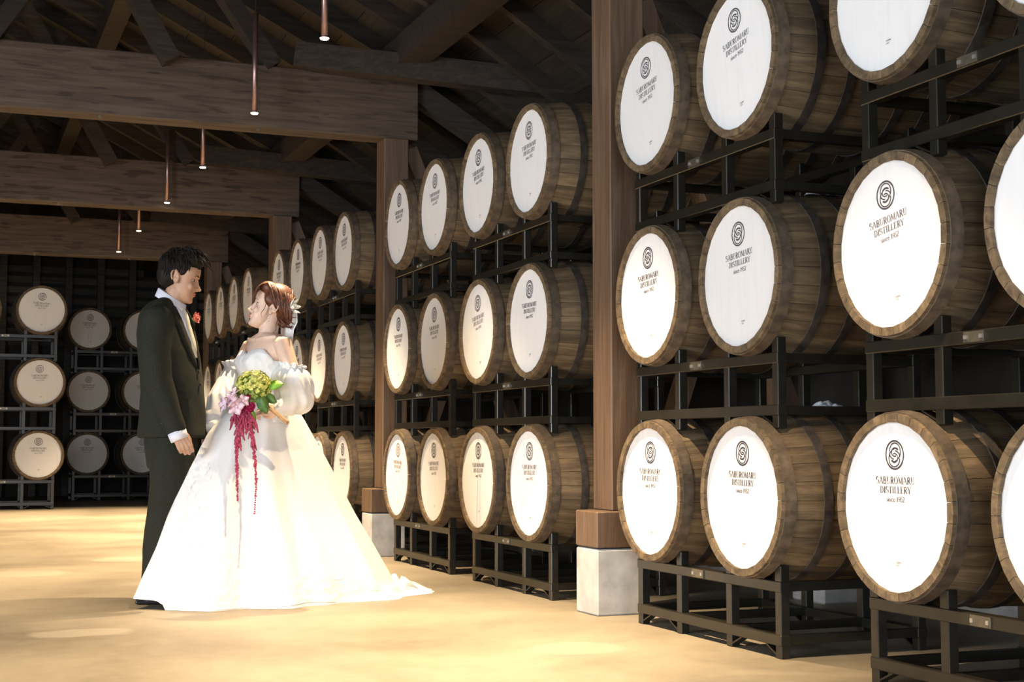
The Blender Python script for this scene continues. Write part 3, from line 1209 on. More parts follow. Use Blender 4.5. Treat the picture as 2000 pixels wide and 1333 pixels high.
def basis(origin, x, z):
    x = Vector(x).normalized()
    z = Vector(z)
    z = (z - x * z.dot(x)).normalized()
    y = z.cross(x)
    M = Matrix((x, y, z)).transposed().to_4x4()
    M.translation = Vector(origin)
    return M


def ering(c, w_, d, ang, n=40, e=2.3):
    """horizontal ellipse ring: half width w_ across, half depth d along facing; ang = direction faced"""
    fx, fy = math.cos(ang), math.sin(ang)
    rx, ry = -fy, fx
    out = []
    for j in range(n):
        a = 2 * PI * j / n
        ca, sa = math.cos(a), math.sin(a)
        p = math.copysign(abs(ca) ** (2 / e), ca) * d
        q = math.copysign(abs(sa) ** (2 / e), sa) * w_
        out.append((c[0] + fx * p + rx * q, c[1] + fy * p + ry * q, c[2]))
    return out


def petal(m, base, d, up, L, W, curl=0.3, n=6):
    """a thin curved petal with some thickness"""
    d = Vector(d).normalized()
    up = Vector(up)
    up = (up - d * up.dot(d)).normalized()
    sd = up.cross(d)
    rings = []
    for i in range(n + 1):
        t = i / n
        wv = W * math.sin(PI * min(1, 0.12 + 0.88 * t * 0.98)) ** 0.8 if t < 1 else W * 0.06
        c = Vector(base) + d * (L * t) + up * (curl * L * (t * t))
        th = 0.0012
        rings.append([c - sd * wv + up * wv * 0.25, c - up * th, c + sd * wv + up * wv * 0.25, c + up * th])
    m.loft(rings)


# ------------------------------------------------------------------ groom
GF = Frame(335, 7.1)
groom = empty('person', tuple(GF.o), -YAW)
tag(groom, 'man in dark green suit standing in profile, looking at the bride', 'person')
g = GF.pix
body = MB()
ear = g(347, 543, -0.075)
GHM = Matrix.Translation(Vector((ear.x - 0.008, 0.0, ear.z + 0.004))) @ rotm(0.04, -0.2, 0) @ Matrix.Scale(1.06, 4)
head_blob(body, GHM)
nb_ = g(330, 606, 0)
body.chain([Vector((nb_.x - 0.01, 0, nb_.z - 0.05)), Vector((nb_.x + 0.008, 0, nb_.z + 0.03)), Vector((ear.x - 0.012, 0, ear.z - 0.055))], [0.064, 0.058, 0.058], 20)
GA = -0.2                      # facing: to the right, a little towards the camera


def gring(y, x0, x1, vw, e=2.3, v=0.0, shrink=0.0):
    a, b = g(x0, y, v), g(x1, y, v)
    return ering(((a.x + b.x) / 2, v, a.z), vw - shrink, (b.x - a.x) / 2 - shrink, GA, e=e)


TORSO = [(588, 306, 342, 0.075), (598, 296, 350, 0.13), (610, 288, 358, 0.178), (625, 282, 364, 0.195), (655, 277, 372, 0.2), (690, 277, 382, 0.195), (730, 281, 389, 0.185), (770, 282, 394, 0.18), (810, 280, 397, 0.187), (840, 276, 398, 0.195), (857, 275, 398, 0.2)]
rows = [gring(y, a, b, vw, shrink=0.02 if y < 740 else 0.045) for y, a, b, vw in TORSO if y < 850]
body.loft(rows[::-1])
# arms
near = [g(308, 628, -0.185), g(302, 690, -0.235), g(309, 742, -0.25), g(327, 795, -0.255), g(345, 843, -0.255)]
far = [g(318, 628, 0.185), g(322, 690, 0.23), g(338, 742, 0.245), g(360, 795, 0.235), g(374, 840, 0.225)]
for arm in (near, far):
    body.chain(arm, [0.055, 0.046, 0.042, 0.036, 0.026], 14)
hM = basis(g(347, 845, -0.255), (0.42, 0.02, -0.85), (0.3, -1.0, 0.1))
hand_blob(body, hM, (0.85, 1.05, 0.6), thumb=((0.034, 0.034, -0.008), (0.056, 0.04, -0.022), (0.078, 0.034, -0.034)), side=1, k=0.98)
hM2 = basis(far[-1], (0.35, 0.05, -0.85), (0.2, 1.0, 0.1))
hand_blob(body, hM2, (0.85, 1.0, 0.6), side=-1, k=0.98)
# legs (inside the trousers)
legN = [g(332, 868, -0.095), g(326, 1000, -0.1), g(306, 1140, -0.12)]
legF = [g(345, 868, 0.095), g(356, 1000, 0.1), g(352, 1120, 0.11)]
for lg in (legN, legF):
    body.chain(lg, [0.07, 0.056, 0.042], 14)
bo = body.remesh('body', 'skin_groom', groom, 0.0036, 5, head_brush(GHM))
face_parts(groom, GHM, 'skin_groom', 'lip', 'hair_black')

# hair
hr = MB()
hr.ell((-0.012, 0, 0.056), (0.102, 0.082, 0.086), seg=32, rings=20)
hr.ell((-0.045, 0, 0.01), (0.066, 0.073, 0.07), seg=24, rings=16)
hr.ell((0.035, 0, 0.096), (0.062, 0.066, 0.042), seg=24, rings=14)
for s in (-1, 1):
    hr.ell((0.02, s * 0.071, 0.038), (0.018, 0.011, 0.026))
hr.xform(GHM)
hairo = hr.remesh('hair', 'hair_black', groom, 0.006, 5)
lk = MB()
rnd = random.Random(5)
for i in range(190):
    a = rnd.uniform(-2.6, 2.6)
    x0 = rnd.uniform(-0.075, 0.07)
    y0 = rnd.uniform(-0.075, 0.075)
    q = 1 - ((x0 + 0.012) / 0.106) ** 2 - (y0 / 0.086) ** 2
    if q <= 0.02:
        continue
    z0 = 0.056 + 0.088 * math.sqrt(q) + (0.014 if x0 > 0 else 0)
    ln = rnd.uniform(0.03, 0.06)
    p0 = Vector((x0, y0, z0 - 0.006))
    sw = rnd.uniform(-0.012, 0.012)
    fwd = 1.0 if x0 > -0.03 else 0.4
    lk_pts = [p0, p0 + Vector((ln * 0.4 * fwd, y0 * 0.12 + sw, 0.012)), p0 + Vector((ln * 0.8 * fwd, y0 * 0.28 + sw * 2, 0.006 - 0.02 * (1 - fwd))), p0 + Vector((ln * 1.15 * fwd, y0 * 0.4 + sw * 2.5, -0.006 - abs(y0) * 0.2))]
    lock(lk, lk_pts, rnd.uniform(0.004, 0.0075))
for i in range(16):
    y0 = lerp(-0.06, 0.06, i / 15)
    p0 = Vector((0.062, y0, 0.118 - abs(y0) * 0.35))
    lock(lk, [p0, p0 + Vector((0.025, rnd.uniform(-0.01, 0.01), 0.012)), p0 + Vector((0.047, rnd.uniform(-0.015, 0.015), 0.004)), p0 + Vector((0.062, rnd.uniform(-0.02, 0.02), -0.012))], rnd.uniform(0.006, 0.009))
for s in (-1, 1):
    for i in range(26):
        x0 = lerp(-0.095, 0.045, i / 25)
        yy = s * 0.078 * math.sqrt(max(0.05, 1 - ((x0 + 0.012) / 0.105) ** 2)) 
        p0 = Vector((x0, yy, 0.075 + rnd.uniform(-0.01, 0.02)))
        drop = 0.05 if x0 > -0.02 else 0.085
        lock(lk, [p0, p0 + Vector((0.006, s * 0.006, -drop * 0.5)), p0 + Vector((0.004, -s * 0.001, -drop))], rnd.uniform(0.005, 0.008))
lk.xform(GHM).build('hair_locks', 'hair_black', hairo, True)

# jacket
jk = MB()
jk.loft([gring(y, a, b, vw) for y, a, b, vw in TORSO][::-1])
SLR = [0.082, 0.075, 0.068, 0.06, 0.053]
for arm in (near, far):
    a2 = list(arm)
    a2[-1] = arm[-2].lerp(arm[-1], 0.86)
    jk.chain(a2, SLR, 18, round_ends=True)
shl = [g(312, 612, -0.15), g(318, 612, 0.15)]
jk.chain([shl[0], g(322, 596, -0.07), g(326, 596, 0.07), shl[1]], [0.052, 0.045, 0.045, 0.052], 14)


def cloth_brush(amp, sc, seed=0.0):
    def f(co):
        out = co.copy()
        for i in range(len(co)):
            p = Vector(co[i]) * sc
            q = noise.noise_vector(Vector((p.x + seed, p.y, p.z * 0.6)))
            out[i] += np.array(q) * amp
        return out
    return f


jo = jk.remesh('jacket', 'suit_wool', groom, 0.009, 6, cloth_brush(0.006, 11))
# jacket skirt rings below the waist flare open at the hem: trousers
tr = MB()
tr.loft([gring(y, a, b, vw, shrink=0.012) for y, a, b, vw in ((800, 284, 390, 0.17), (840, 282, 390, 0.18), (880, 284, 392, 0.18), (915, 288, 392, 0.165))][::-1])
tN = [g(336, 845, -0.085), g(337, 890, -0.092), g(334, 950, -0.1), g(325, 1010, -0.105), g(311, 1080, -0.115), g(306, 1140, -0.12), g(306, 1158, -0.12)]
tF = [g(342, 845, 0.085), g(345, 890, 0.092), g(352, 950, 0.1), g(358, 1010, 0.1), g(354, 1080, 0.11), g(352, 1140, 0.11), g(352, 1150, 0.11)]
for lg in (tN, tF):
    tr.chain(lg, [0.09, 0.108, 0.105, 0.095, 0.083, 0.075, 0.074], 20, round_ends=False)
tr.remesh('trousers', 'suit_wool', groom, 0.009, 5, cloth_brush(0.007, 9, 3.0))
# shoes
for (ax, v, k) in ((306, -0.12, 'n'), (352, 0.11, 'f')):
    a = g(ax, 1150, v)
    sh = MB()
    cx = a.x
    sh.chain([(cx - 0.065, v, 0.045), (cx + 0.02, v, 0.05), (cx + 0.11, v - 0.005, 0.036), (cx + 0.175, v - 0.005, 0.027)], [0.038, 0.042, 0.04, 0.027], 14)
    sh.chain([(cx - 0.03, v, 0.05), (cx - 0.03, v, 0.1)], [0.045, 0.042], 12)
    sh.box(cx - 0.095, cx + 0.2, v - 0.038, v + 0.036, 0.004, 0.02)

    def flatten(co):
        co[:, 2] = np.maximum(co[:, 2], 0.001)
        return co
    so = sh.remesh('shoe', 'shoe', groom, 0.006, 4, flatten)
# shirt collar: a band round the neck, its front points under the chin
cl = MB()
n = 36
neckc = g(330, 593, 0)
ra = []
for hgt, rad in ((0.0, 0.073), (0.04, 0.067), (0.042, 0.063), (0.0, 0.066)):
    row = []
    for j in range(n):
        a = 2 * PI * j / n
        fx, fy = math.cos(a), math.sin(a)
        tiltz = -0.043 * fx                     # sits high at the nape, low at the throat
        row.append((neckc.x + 0.006 + fx * rad * 1.04 + (hgt * 0.25), fy * rad * 0.95, neckc.z - 0.005 + tiltz + hgt))
    ra.append(row)
cl.loft(ra + [ra[0]], cap=False)
cl.build('shirt_collar', 'shirt', groom, True)
sf = MB()
t0, t1 = g(350, 604, -0.045), g(366, 646, -0.06)
# shirt front and tie sit in the jacket opening
fd = Vector((math.cos(GA), math.sin(GA), 0))
sdv = Vector((-fd.y, fd.x, 0))


def chest(y, off=0.0, out=0.0):
    for (ya, aa, ba, va), (yb, ab, bb, vb) in zip(TORSO[:-1], TORSO[1:]):
        if ya <= y <= yb:
            t = (y - ya) / (yb - ya)
            x0, x1, vw = lerp(aa, ab, t), lerp(ba, bb, t), lerp(va, vb, t)
    p, q = g(x0, y, 0), g(x1, y, 0)
    c = Vector(((p.x + q.x) / 2, 0, p.z))
    d = (q.x - p.x) / 2
    yy = min(0.98, abs(off) / vw)
    dd = d * (1 - yy ** 2.3) ** (1 / 2.3)
    return c + fd * (dd + out) + sdv * off


rings = []
for y, hw in ((600, 0.05), (610, 0.062), (625, 0.056), (645, 0.038), (668, 0.018), (690, 0.004)):
    rings.append([chest(y, -hw, 0.004), chest(y, -hw * 0.5, 0.008), chest(y, 0, 0.009), chest(y, hw * 0.5, 0.008), chest(y, hw, 0.004), chest(y, 0, -0.02)])
sf.loft(rings)
sf.build('shirt_front', 'shirt', groom, True)
ti = MB()
rings = []
for y, hw, o_ in ((598, 0.017, 0.012), (604, 0.021, 0.019), (613, 0.016, 0.017), (617, 0.015, 0.012), (640, 0.026, 0.014), (668, 0.03, 0.014), (700, 0.03, 0.006)):
    rings.append([chest(y, -hw, o_), chest(y, 0, o_ + 0.006), chest(y, hw, o_), chest(y, 0, o_ - 0.01)])
ti.loft(rings)
ti.build('necktie', 'tie_silk', groom, True)
# lapels and front edges of the jacket
for s in (-1, 1):
    lp = MB()
    rings = []
    for y, i_, o_ in ((592, 0.066, 0.076), (603, 0.058, 0.112), (622, 0.056, 0.128), (634, 0.048, 0.13), (640, 0.045, 0.105), (670, 0.026, 0.092), (700, 0.012, 0.06), (722, 0.004, 0.014)):
        a, b = chest(y, s * i_, 0.010), chest(y, s * o_, 0.007)
        md_ = chest(y, s * (i_ + o_) / 2, 0.012)
        rings.append([a, md_, b, chest(y, s * (i_ + o_) / 2, 0.0)])
    lp.loft(rings)
    lp.build('lapel', 'suit_lapel', groom, True)
for yy, hh2 in ((752, 8), (768, 13)):
    pf = MB()
    rings = []
    for k in range(6):
        off = -lerp(0.075, 0.165, k / 5)
        a, b = chest(yy, off, 0.011), chest(yy + hh2, off, 0.013)
        rings.append([a, a + fd * 0.006, b + fd * 0.006, b])
    pf.loft(rings)
    pf.build('pocket_flap', 'suit_lapel', groom)
for y in (728, 752):
    c = chest(y, -0.006, 0.012)
    MB().ell(c, (0.006, 0.009, 0.009), Matrix.Rotation(GA, 3, 'Z')).build('button', 'button', groom, True)
# cuffs
for arm in (near, far):
    d = (arm[-1] - arm[-2]).normalized()
    e = arm[-2].lerp(arm[-1], 0.86)
    MB().chain([e + d * 0.02, e + d * 0.062], [0.046, 0.044], 20, round_ends=False).build('shirt_cuff', 'shirt', groom, True)
e = near[-2].lerp(near[-1], 0.86)
dv = (near[-1] - near[-2]).normalized()
for k in range(3):
    MB().ell(e - dv * (0.01 + 0.018 * k) + Vector((-0.042, -0.03, -0.02)), (0.005, 0.005, 0.005)).build('cuff_button', 'button', groom, True)
# boutonniere: coral flower on the lapel
bt = empty('boutonniere', (0, 0, 0))
bt.parent = groom
fl = MB()
c0 = chest(620, 0.082, 0.018)
rnd = random.Random(2)
for i in range(15):
    a = i * 2.4
    t = i / 14
    dr = (fd * lerp(0.95, 0.35, t) + sdv * math.cos(a) * lerp(0.25, 0.95, t) + Vector((0, 0, 1)) * math.sin(a) * lerp(0.25, 0.95, t))
    petal(fl, c0 + dr * 0.004, dr, fd, lerp(0.03, 0.037, t), lerp(0.013, 0.019, t), 0.25)
fl.build('flower', 'coral_petal', bt, True)
lf = MB()
petal(lf, c0 - fd * 0.006, Vector((0.3, 0, -1)), fd, 0.04, 0.01, 0.1)
petal(lf, c0 - fd * 0.006, Vector((0.1, 0.5, -1)), fd, 0.035, 0.009, 0.1)
lf.build('leaf', 'leaf_dark', bt, True)

# ------------------------------------------------------------------ bride
BF = Frame(530, 7.2)
bride = empty('person', tuple(BF.o), -YAW)
tag(bride, 'woman in white off-shoulder gown with puff sleeves, looking up at the man', 'person')
bp = BF.pix
BA = math.atan2(-math.cos(math.radians(50)), -math.sin(math.radians(50)))      # torso faces left and towards the camera
bf = Vector((math.cos(BA), math.sin(BA), 0))
br_ = Vector((-bf.y, bf.x, 0))                                                # her left side (towards the camera)
HA = math.atan2(-math.sin(math.radians(14)), -math.cos(math.radians(14)))      # face turned almost to profile
bb = MB()
ear = bp(533, 606, -0.07)
eo = Vector((ear.x, 0.0, ear.z))
BHM = Matrix.Translation(eo + Vector((-0.024, 0.01, 0.008))) @ rotm(HA, 0.34, 0) @ Matrix.Scale(1.03, 4)
head_blob(bb, BHM, True)
nk0 = bp(521, 668, 0.0)
nk1 = bp(530, 622, 0.0)
bb.chain([Vector((nk0.x, 0.012, nk0.z - 0.03)), Vector((nk0.x + 0.003, 0.008, nk0.z + 0.03)), Vector((nk1.x - 0.004, 0.006, nk1.z)), Vector((nk1.x - 0.002, 0.008, nk1.z + 0.03))], [0.062, 0.05, 0.0465, 0.048], 20)


def bring(y, x, w_, d, v=0.0, n=44, e=2.2):
    c = bp(x, y, v)
    return ering((c.x, v, c.z), w_, d, BA, n, e)


BT = [(652, 522, 0.062, 0.05), (657, 522, 0.115, 0.06), (664, 522, 0.15, 0.07), (676, 521, 0.162, 0.082), (692, 519, 0.158, 0.096), (710, 517, 0.15, 0.108), (730, 517, 0.138, 0.104), (760, 519, 0.122, 0.094), (790, 521, 0.116, 0.09), (820, 521, 0.135, 0.105), (860, 521, 0.155, 0.125)]
bb.loft([bring(y, x, w_ - 0.003, d - 0.003) for y, x, w_, d in BT][::-1])
for s in (-1, 1):                                                             # bust
    c = bp(517, 708, 0)
    bb.ell(Vector((c.x, 0, c.z)) + bf * 0.068 + br_ * (s * 0.066), (0.048, 0.05, 0.05))
shN = Vector((bp(521, 676, 0).x, 0, bp(521, 676, 0).z)) + br_ * 0.155
shF = Vector((bp(521, 676, 0).x, 0, bp(521, 676, 0).z)) - br_ * 0.155
elN = bp(584, 765, -0.2)
wrN = bp(545, 803, -0.27)
elF = bp(445, 765, 0.14)
wrF = bp(412, 828, 0.02)
bb.chain([shN - br_ * 0.05, shN, shN.lerp(elN, 0.5), elN, elN.lerp(wrN, 0.5), wrN], [0.048, 0.047, 0.04, 0.032, 0.028, 0.023], 16)
bb.chain([shF + br_ * 0.05, shF, shF.lerp(elF, 0.5), elF, elF.lerp(wrF, 0.5), wrF], [0.05, 0.05, 0.043, 0.036, 0.032, 0.024], 16)
# collarbones
for s in (-1, 1):
    c = Vector((nk0.x, 0.0, bp(521, 664, 0).z))
    bb.chain([c + bf * 0.062 + br_ * (s * 0.012), c + bf * 0.06 + br_ * (s * 0.07) + Vector((0, 0, 0.004)), c + bf * 0.03 + br_ * (s * 0.13) + Vector((0, 0, 0.008))], [0.008, 0.009, 0.009], 8)
# hand closed round the stems, other hand lowered towards the groom
hB = basis(wrN, (-0.9, -0.2, 0.1), (0.1, -0.9, 0.5))
hand_blob(bb, hB, (0.75, 1.0, 0.7), thumb=((0.034, 0.03, -0.012), (0.058, 0.03, -0.03), (0.078, 0.02, -0.044)), side=1, k=0.88)
hB2 = basis(wrF, (-0.35, -0.1, -0.9), (-0.8, 0.5, 0.2))
hand_blob(bb, hB2, (0.25, 0.35, 0.25), side=-1, k=0.88)
bb.chain([bp(521, 850, 0), bp(521, 1000, 0), bp(521, 1140, 0)], [0.12, 0.09, 0.05], 14)
bb.remesh('body', 'skin_bride', bride, 0.0036, 5, head_brush(BHM))
face_parts(bride, BHM, 'skin_bride', 'lip_rose', 'hair_auburn', True)

# hair: swept-back auburn updo with a low bun and loose wisps
hh = MB()
hh.ell((-0.012, 0, 0.05), (0.1, 0.083, 0.09), seg=32, rings=20)
hh.ell((-0.052, 0, 0.02), (0.06, 0.07, 0.066), seg=24, rings=16)
hh.ell((-0.085, 0.012, -0.012), (0.036, 0.042, 0.04), seg=20, rings=14)
hh.ell((0.04, 0, 0.098), (0.052, 0.062, 0.036), seg=20, rings=12)
for s in (-1, 1):
    hh.ell((0.015, s * 0.07, 0.045), (0.034, 0.014, 0.032))
hh.xform(BHM)
ho = hh.remesh('hair', 'hair_auburn', bride, 0.006, 5)
lk = MB()
rnd = random.Random(11)
for s in (-1, 1):
    for i in range(46):                      # locks swept from the parting back to the bun
        t = i / 45
        x0 = lerp(0.085, -0.06, t) + rnd.uniform(-0.01, 0.01)
        p0 = Vector((x0, s * rnd.uniform(0.0, 0.02), 0.05 + 0.092 * math.sqrt(max(0.1, 1 - ((x0 + 0.015) / 0.112) ** 2)) - 0.004))
        sw = rnd.uniform(-0.012, 0.012)
        p1 = Vector((lerp(0.055, -0.075, t) + sw, s * 0.062, lerp(0.105, 0.085, t) + sw))
        p2 = Vector((lerp(0.02, -0.09, t), s * (0.083 + rnd.uniform(0, 0.006)), lerp(0.052, 0.03, t) + sw))
        p3 = Vector((lerp(-0.04, -0.1, t), s * 0.07, lerp(0.0, -0.015, t) + sw))
        p4 = Vector((-0.09 + rnd.uniform(-0.02, 0.02), s * 0.03, -0.02 + rnd.uniform(-0.02, 0.015)))
        lock(lk, [p0, p1, p2, p3, p4], rnd.uniform(0.005, 0.0085))
for i in range(36):                          # curls of the bun
    a = rnd.uniform(0, 2 * PI)
    b = rnd.uniform(-1.1, 1.1)
    c = Vector((-0.086, 0.012, -0.012))
    q = Vector((math.cos(a) * math.cos(b) * 0.043, math.sin(a) * math.cos(b) * 0.048, math.sin(b) * 0.05))
    tng = Vector((-q.y, q.x, rnd.uniform(-0.03, 0.03))).normalized()
    lock(lk, [c + q * 0.95 - tng * 0.03, c + q * 1.1 - tng * 0.01, c + q * 1.12 + tng * 0.012, c + q * 0.95 + tng * 0.03], rnd.uniform(0.005, 0.009))
for y0 in (-0.05, -0.036, -0.024, -0.012, 0.002, 0.014, 0.026, 0.038, 0.05):      # fringe
    p0 = Vector((0.07, y0 * 0.7, 0.115))
    lock(lk, [p0, Vector((0.098, y0, 0.085)), Vector((0.101, y0 * 1.25, 0.045)), Vector((0.094, y0 * 1.4, 0.022 + abs(y0) * -0.2))], 0.0052)
for s in (-1, 1):                            # wisps before the ear and at the nape
    lock(lk, [(0.04, s * 0.074, 0.03), (0.034, s * 0.08, -0.01), (0.042, s * 0.078, -0.04), (0.028, s * 0.075, -0.062)], 0.0032)
    lock(lk, [(0.03, s * 0.076, 0.03), (0.016, s * 0.084, -0.02), (0.024, s * 0.08, -0.055)], 0.0026)
    lock(lk, [(-0.05, s * 0.05, -0.02), (-0.045, s * 0.055, -0.06), (-0.055, s * 0.05, -0.09), (-0.045, s * 0.05, -0.11)], 0.0035)
lk.xform(BHM).build('hair_locks', 'hair_auburn', ho, True)
# earring
er = MB()
for k in range(5):
    er.ell((-0.002 + 0.003 * math.sin(k * 2), 0.083, -0.037 - k * 0.0095), (0.0042 - 0.0003 * k, 0.0042, 0.0046), seg=10, rings=6)
er.xform(BHM).build('earring', 'pearl', bride, True)

# hair flower and white ribbon veil
fw = MB()
fc = bp(566, 601, -0.04)
for i in range(11):
    a = i * 2 * PI / 7 + (0.4 if i > 6 else 0)
    L = 0.058 if i < 7 else 0.04
    dd = Vector((0.75, -0.25, 0.2)) * (0.55 if i < 7 else 0.9) + Vector((0.3, 0.8, -0.1)) * math.cos(a) * 0.8 + Vector((-0.15, 0.1, 1)) * math.sin(a) * 0.8
    petal(fw, fc, dd, Vector((0.75, -0.3, 0.2)), L, 0.0125, 0.25)
fw.build('hair_flower', 'white_petal', bride, True)
vl = MB()
rings = []
for y, x0, x1, v0, v1 in ((598, 556, 574, 0.03, -0.01), (612, 554, 580, 0.04, -0.02), (630, 550, 581, 0.055, -0.02), (645, 548, 574, 0.06, -0.005), (668, 549, 571, 0.07, 0.01), (690, 553, 572, 0.08, 0.03)):
    row = []
    for j in range(16):
        t = j / 15
        p = bp(lerp(x0, x1, t), y, lerp(v0, v1, t) + 0.012 * math.sin(t * 9 + y * 0.05))
        row.append(p)
    back = [p + Vector((0, 0.004, 0)) for p in row[::-1]]
    rings.append(row + back)
vl.loft(rings)
vl.build('veil_ribbon', 'satin', bride, True)

# bodice
bd = MB()
c0 = bp(517, 708, 0)


def neckline(a):
    """top edge height (px) round the body, a = angle from the front"""
    d = abs((a + PI) % (2 * PI) - PI)
    return 687 + (7 * math.exp(-(d / 0.16) ** 2)) + 22 * min(1, max(0, (d - 0.75) / 0.6)) - 2 * math.exp(-((d - 0.4) / 0.3) ** 2)


rings = []
n = 88
NR = 22
for i in range(NR + 1):
    row = []
    for j in range(n):
        a = 2 * PI * j / n
        y = lerp(826, neckline(a), i / NR)
        x = interp(y, [q[0] for q in BT], [q[1] for q in BT])
        w_ = interp(y, [q[0] for q in BT], [q[2] for q in BT]) + 0.006
        d = interp(y, [q[0] for q in BT], [q[3] for q in BT]) + 0.006
        c = bp(x, y, 0)
        ca, sa = math.cos(a), math.sin(a)
        e = 2 / 2.2
        p = math.copysign(abs(ca) ** e, ca) * d
        q = math.copysign(abs(sa) ** e, sa) * w_
        zz = c.z
        for s in (-1, 1):                      # bust fullness
            if ca > 0:
                g2 = math.exp(-((zz - c0.z) / 0.058) ** 2 - ((q - s * 0.066) / 0.058) ** 2)
                p += 0.034 * g2
        P_ = Vector((c.x, 0, zz)) + bf * p + br_ * q
        row.append(P_)
    rings.append(row)
inner = [[Vector((lerp(p.x, bp(519, 710, 0).x, k), p.y * (1 - k), p.z - dz)) for p in rings[-1]] for k, dz in ((0.04, -0.002), (0.12, 0.006))]
bd.loft(rings + inner, cap=False)
bd.build('bodice', 'lace', bride, True)
# skirt: wide satin bell with folds and a train running back to the right
SKY = [788, 800, 815, 846, 893, 943, 998, 1054, 1110, 1153]
SKL = [470, 452, 432, 405, 381, 353, 330, 311, 287, 272]
SKR = [574, 581, 592, 609, 636, 662, 690, 722, 752, 772]
NT = 200
NK = 46
sk = MB()
rings = []
KS = 0.4
for i in range(NK + 1):
    t = i / NK
    y = lerp(788, 1153, t)
    xl, xr = np.interp(y, SKY, SKL), np.interp(y, SKY, SKR)
    w0 = (xr - xl) * 0.0026 / 2
    L = bp(xl, y, -KS * w0)
    R_ = bp(xr, y, KS * w0)
    ctr = (L + R_) / 2
    aa = (R_.x - L.x) / 2
    bdp = aa * interp(t, [0, 0.2, 1], [0.86, 0.84, 0.74])
    z = lerp(bp(521, 788, 0).z, 0.008, t)
    row = []
    for j in range(NT):
        th = 2 * PI * j / NT
        amp = 0.014 + 0.11 * t ** 1.25
        fold = (math.sin(9 * th + 0.6) + 0.6 * math.sin(14 * th + 1.9 + 0.6 * t) + 0.35 * math.sin(23 * th + 0.3)) / 1.95
        side = abs(math.sin(th)) ** 0.7           # keep the outline, fold the front and back
        f = 1 + amp * fold * (0.35 + 0.65 * side)
        x = ctr.x + aa * math.cos(th) * f
        v = bdp * math.sin(th) * f + KS * aa * math.cos(th)
        # uneven hem
        zz = z + 0.007 * t ** 6 * (math.sin(5 * th + 1.0) + 0.6 * math.sin(9 * th)) + 0.05 * t ** 5 * max(0, -math.cos(th - 0.12)) ** 6
        row.append(Vector((x, v, max(0.006, zz))))
    rings.append(row)
# train
hem = rings[-1]
tdir = Vector((0.74, 0.67, 0))
for k in range(1, 15):
    u = k / 14
    row = []
    for j in range(NT):
        p = hem[j]
        c = Vector((rings[-1][0].x * 0.5 + rings[-1][NT // 2].x * 0.5, 0, 0))
        rd = (p - c)
        rd.z = 0
        al = max(0, rd.normalized().dot(tdir))
        ext = 0.24 * al ** 4
        sp = Vector((rd.x, rd.y, 0)).normalized()
        base = p + sp * (ext * u + 0.002 * u) + sp.cross(Vector((0, 0, 1))) * 0.02 * math.sin(u * 5 + j * 0.2) * al ** 4
        th = 2 * PI * j / NT
        lump = 0.085 * al ** 3 * abs(math.sin(u * 4.2 + 2.4 * math.sin(th * 7))) * (1 - u * 0.75)
        row.append(Vector((base.x, base.y, max(0.001, lerp(p.z, 0.001, min(1, u * 1.5)) + lump * (1 - u ** 4) + 0.012 * al ** 3 * math.sin(th * 23) * (1 - u)))) if al > 0.25 else Vector((p.x, p.y, p.z if math.cos(th) < -0.72 else lerp(p.z, 0.001, min(1, u * 3)))) + sp * 0.004 * u)
    rings.append(row)
sk.loft(rings, cap=False)
so = sk.build('skirt', 'satin', bride, True)
# lace border climbing the left of the skirt: a second layer just proud of the satin
lb = MB()
idx = {}
for i in range(10, NK):
    for j in range(NT):
        deg = j * 360 / NT
        t = i / NK
        lim0, lim1 = 172, lerp(205, 262, t) + 10 * math.sin(i * 0.9) + 6 * math.sin(i * 2.3)
        if t > 0.72:
            lim1 = lerp(265, 345, (t - 0.72) / 0.28) + 8 * math.sin(i * 2.1) if t < 0.97 else 345
            if t < 0.86 + 0.03 * math.sin(deg * 0.21) + 0.02 * math.sin(deg * 0.5):
                lim1 = min(lim1, 262)
        if not lim0 <= deg <= lim1:
            continue
        q = []
        for (a, b) in ((i, j), (i, (j + 1) % NT), (i + 1, (j + 1) % NT), (i + 1, j)):
            if (a, b) not in idx:
                p = rings[a][b]
                du = (rings[a][(b + 1) % NT] - rings[a][b - 1])
                dz = (rings[min(a + 1, NK)][b] - rings[a - 1][b])
                nv = du.cross(dz).normalized()
                c_ = (rings[a][0] + rings[a][NT // 2]) / 2
                if nv.dot(p - c_) < 0:
                    nv = -nv
                idx[(a, b)] = len(lb.v)
                lb.v.append(tuple(p + nv * 0.002))
            q.append(idx[(a, b)])
        lb.f.append(tuple(q))
lb.build('lace_border', 'lace', so, True)

# sleeves
pu = MB()
pc = bp(574, 762, -0.16)
pu.ell(pc, (0.098, 0.105, 0.12), seg=28, rings=18)
pu.ell(bp(560, 745, -0.14), (0.085, 0.09, 0.085), seg=24, rings=14)
pu.ell(bp(582, 782, -0.17), (0.082, 0.085, 0.07), seg=24, rings=14)
pu.chain([bp(574, 780, -0.19), bp(560, 793, -0.235), bp(547, 801, -0.268)], [0.078, 0.056, 0.04], 16)


def puff_brush(c, amp):
    c = np.array(c)

    def f(co):
        d = co - c
        ang = np.arctan2(d[:, 1], d[:, 0])
        wv = np.sin(ang * 11 + 2.2 * np.sin(d[:, 2] * 22)) * 0.6 + np.sin(ang * 5 + d[:, 2] * 30) * 0.4
        nrm = d / (np.linalg.norm(d, axis=1)[:, None] + 1e-6)
        return co + nrm * (wv * amp)[:, None]
    return f


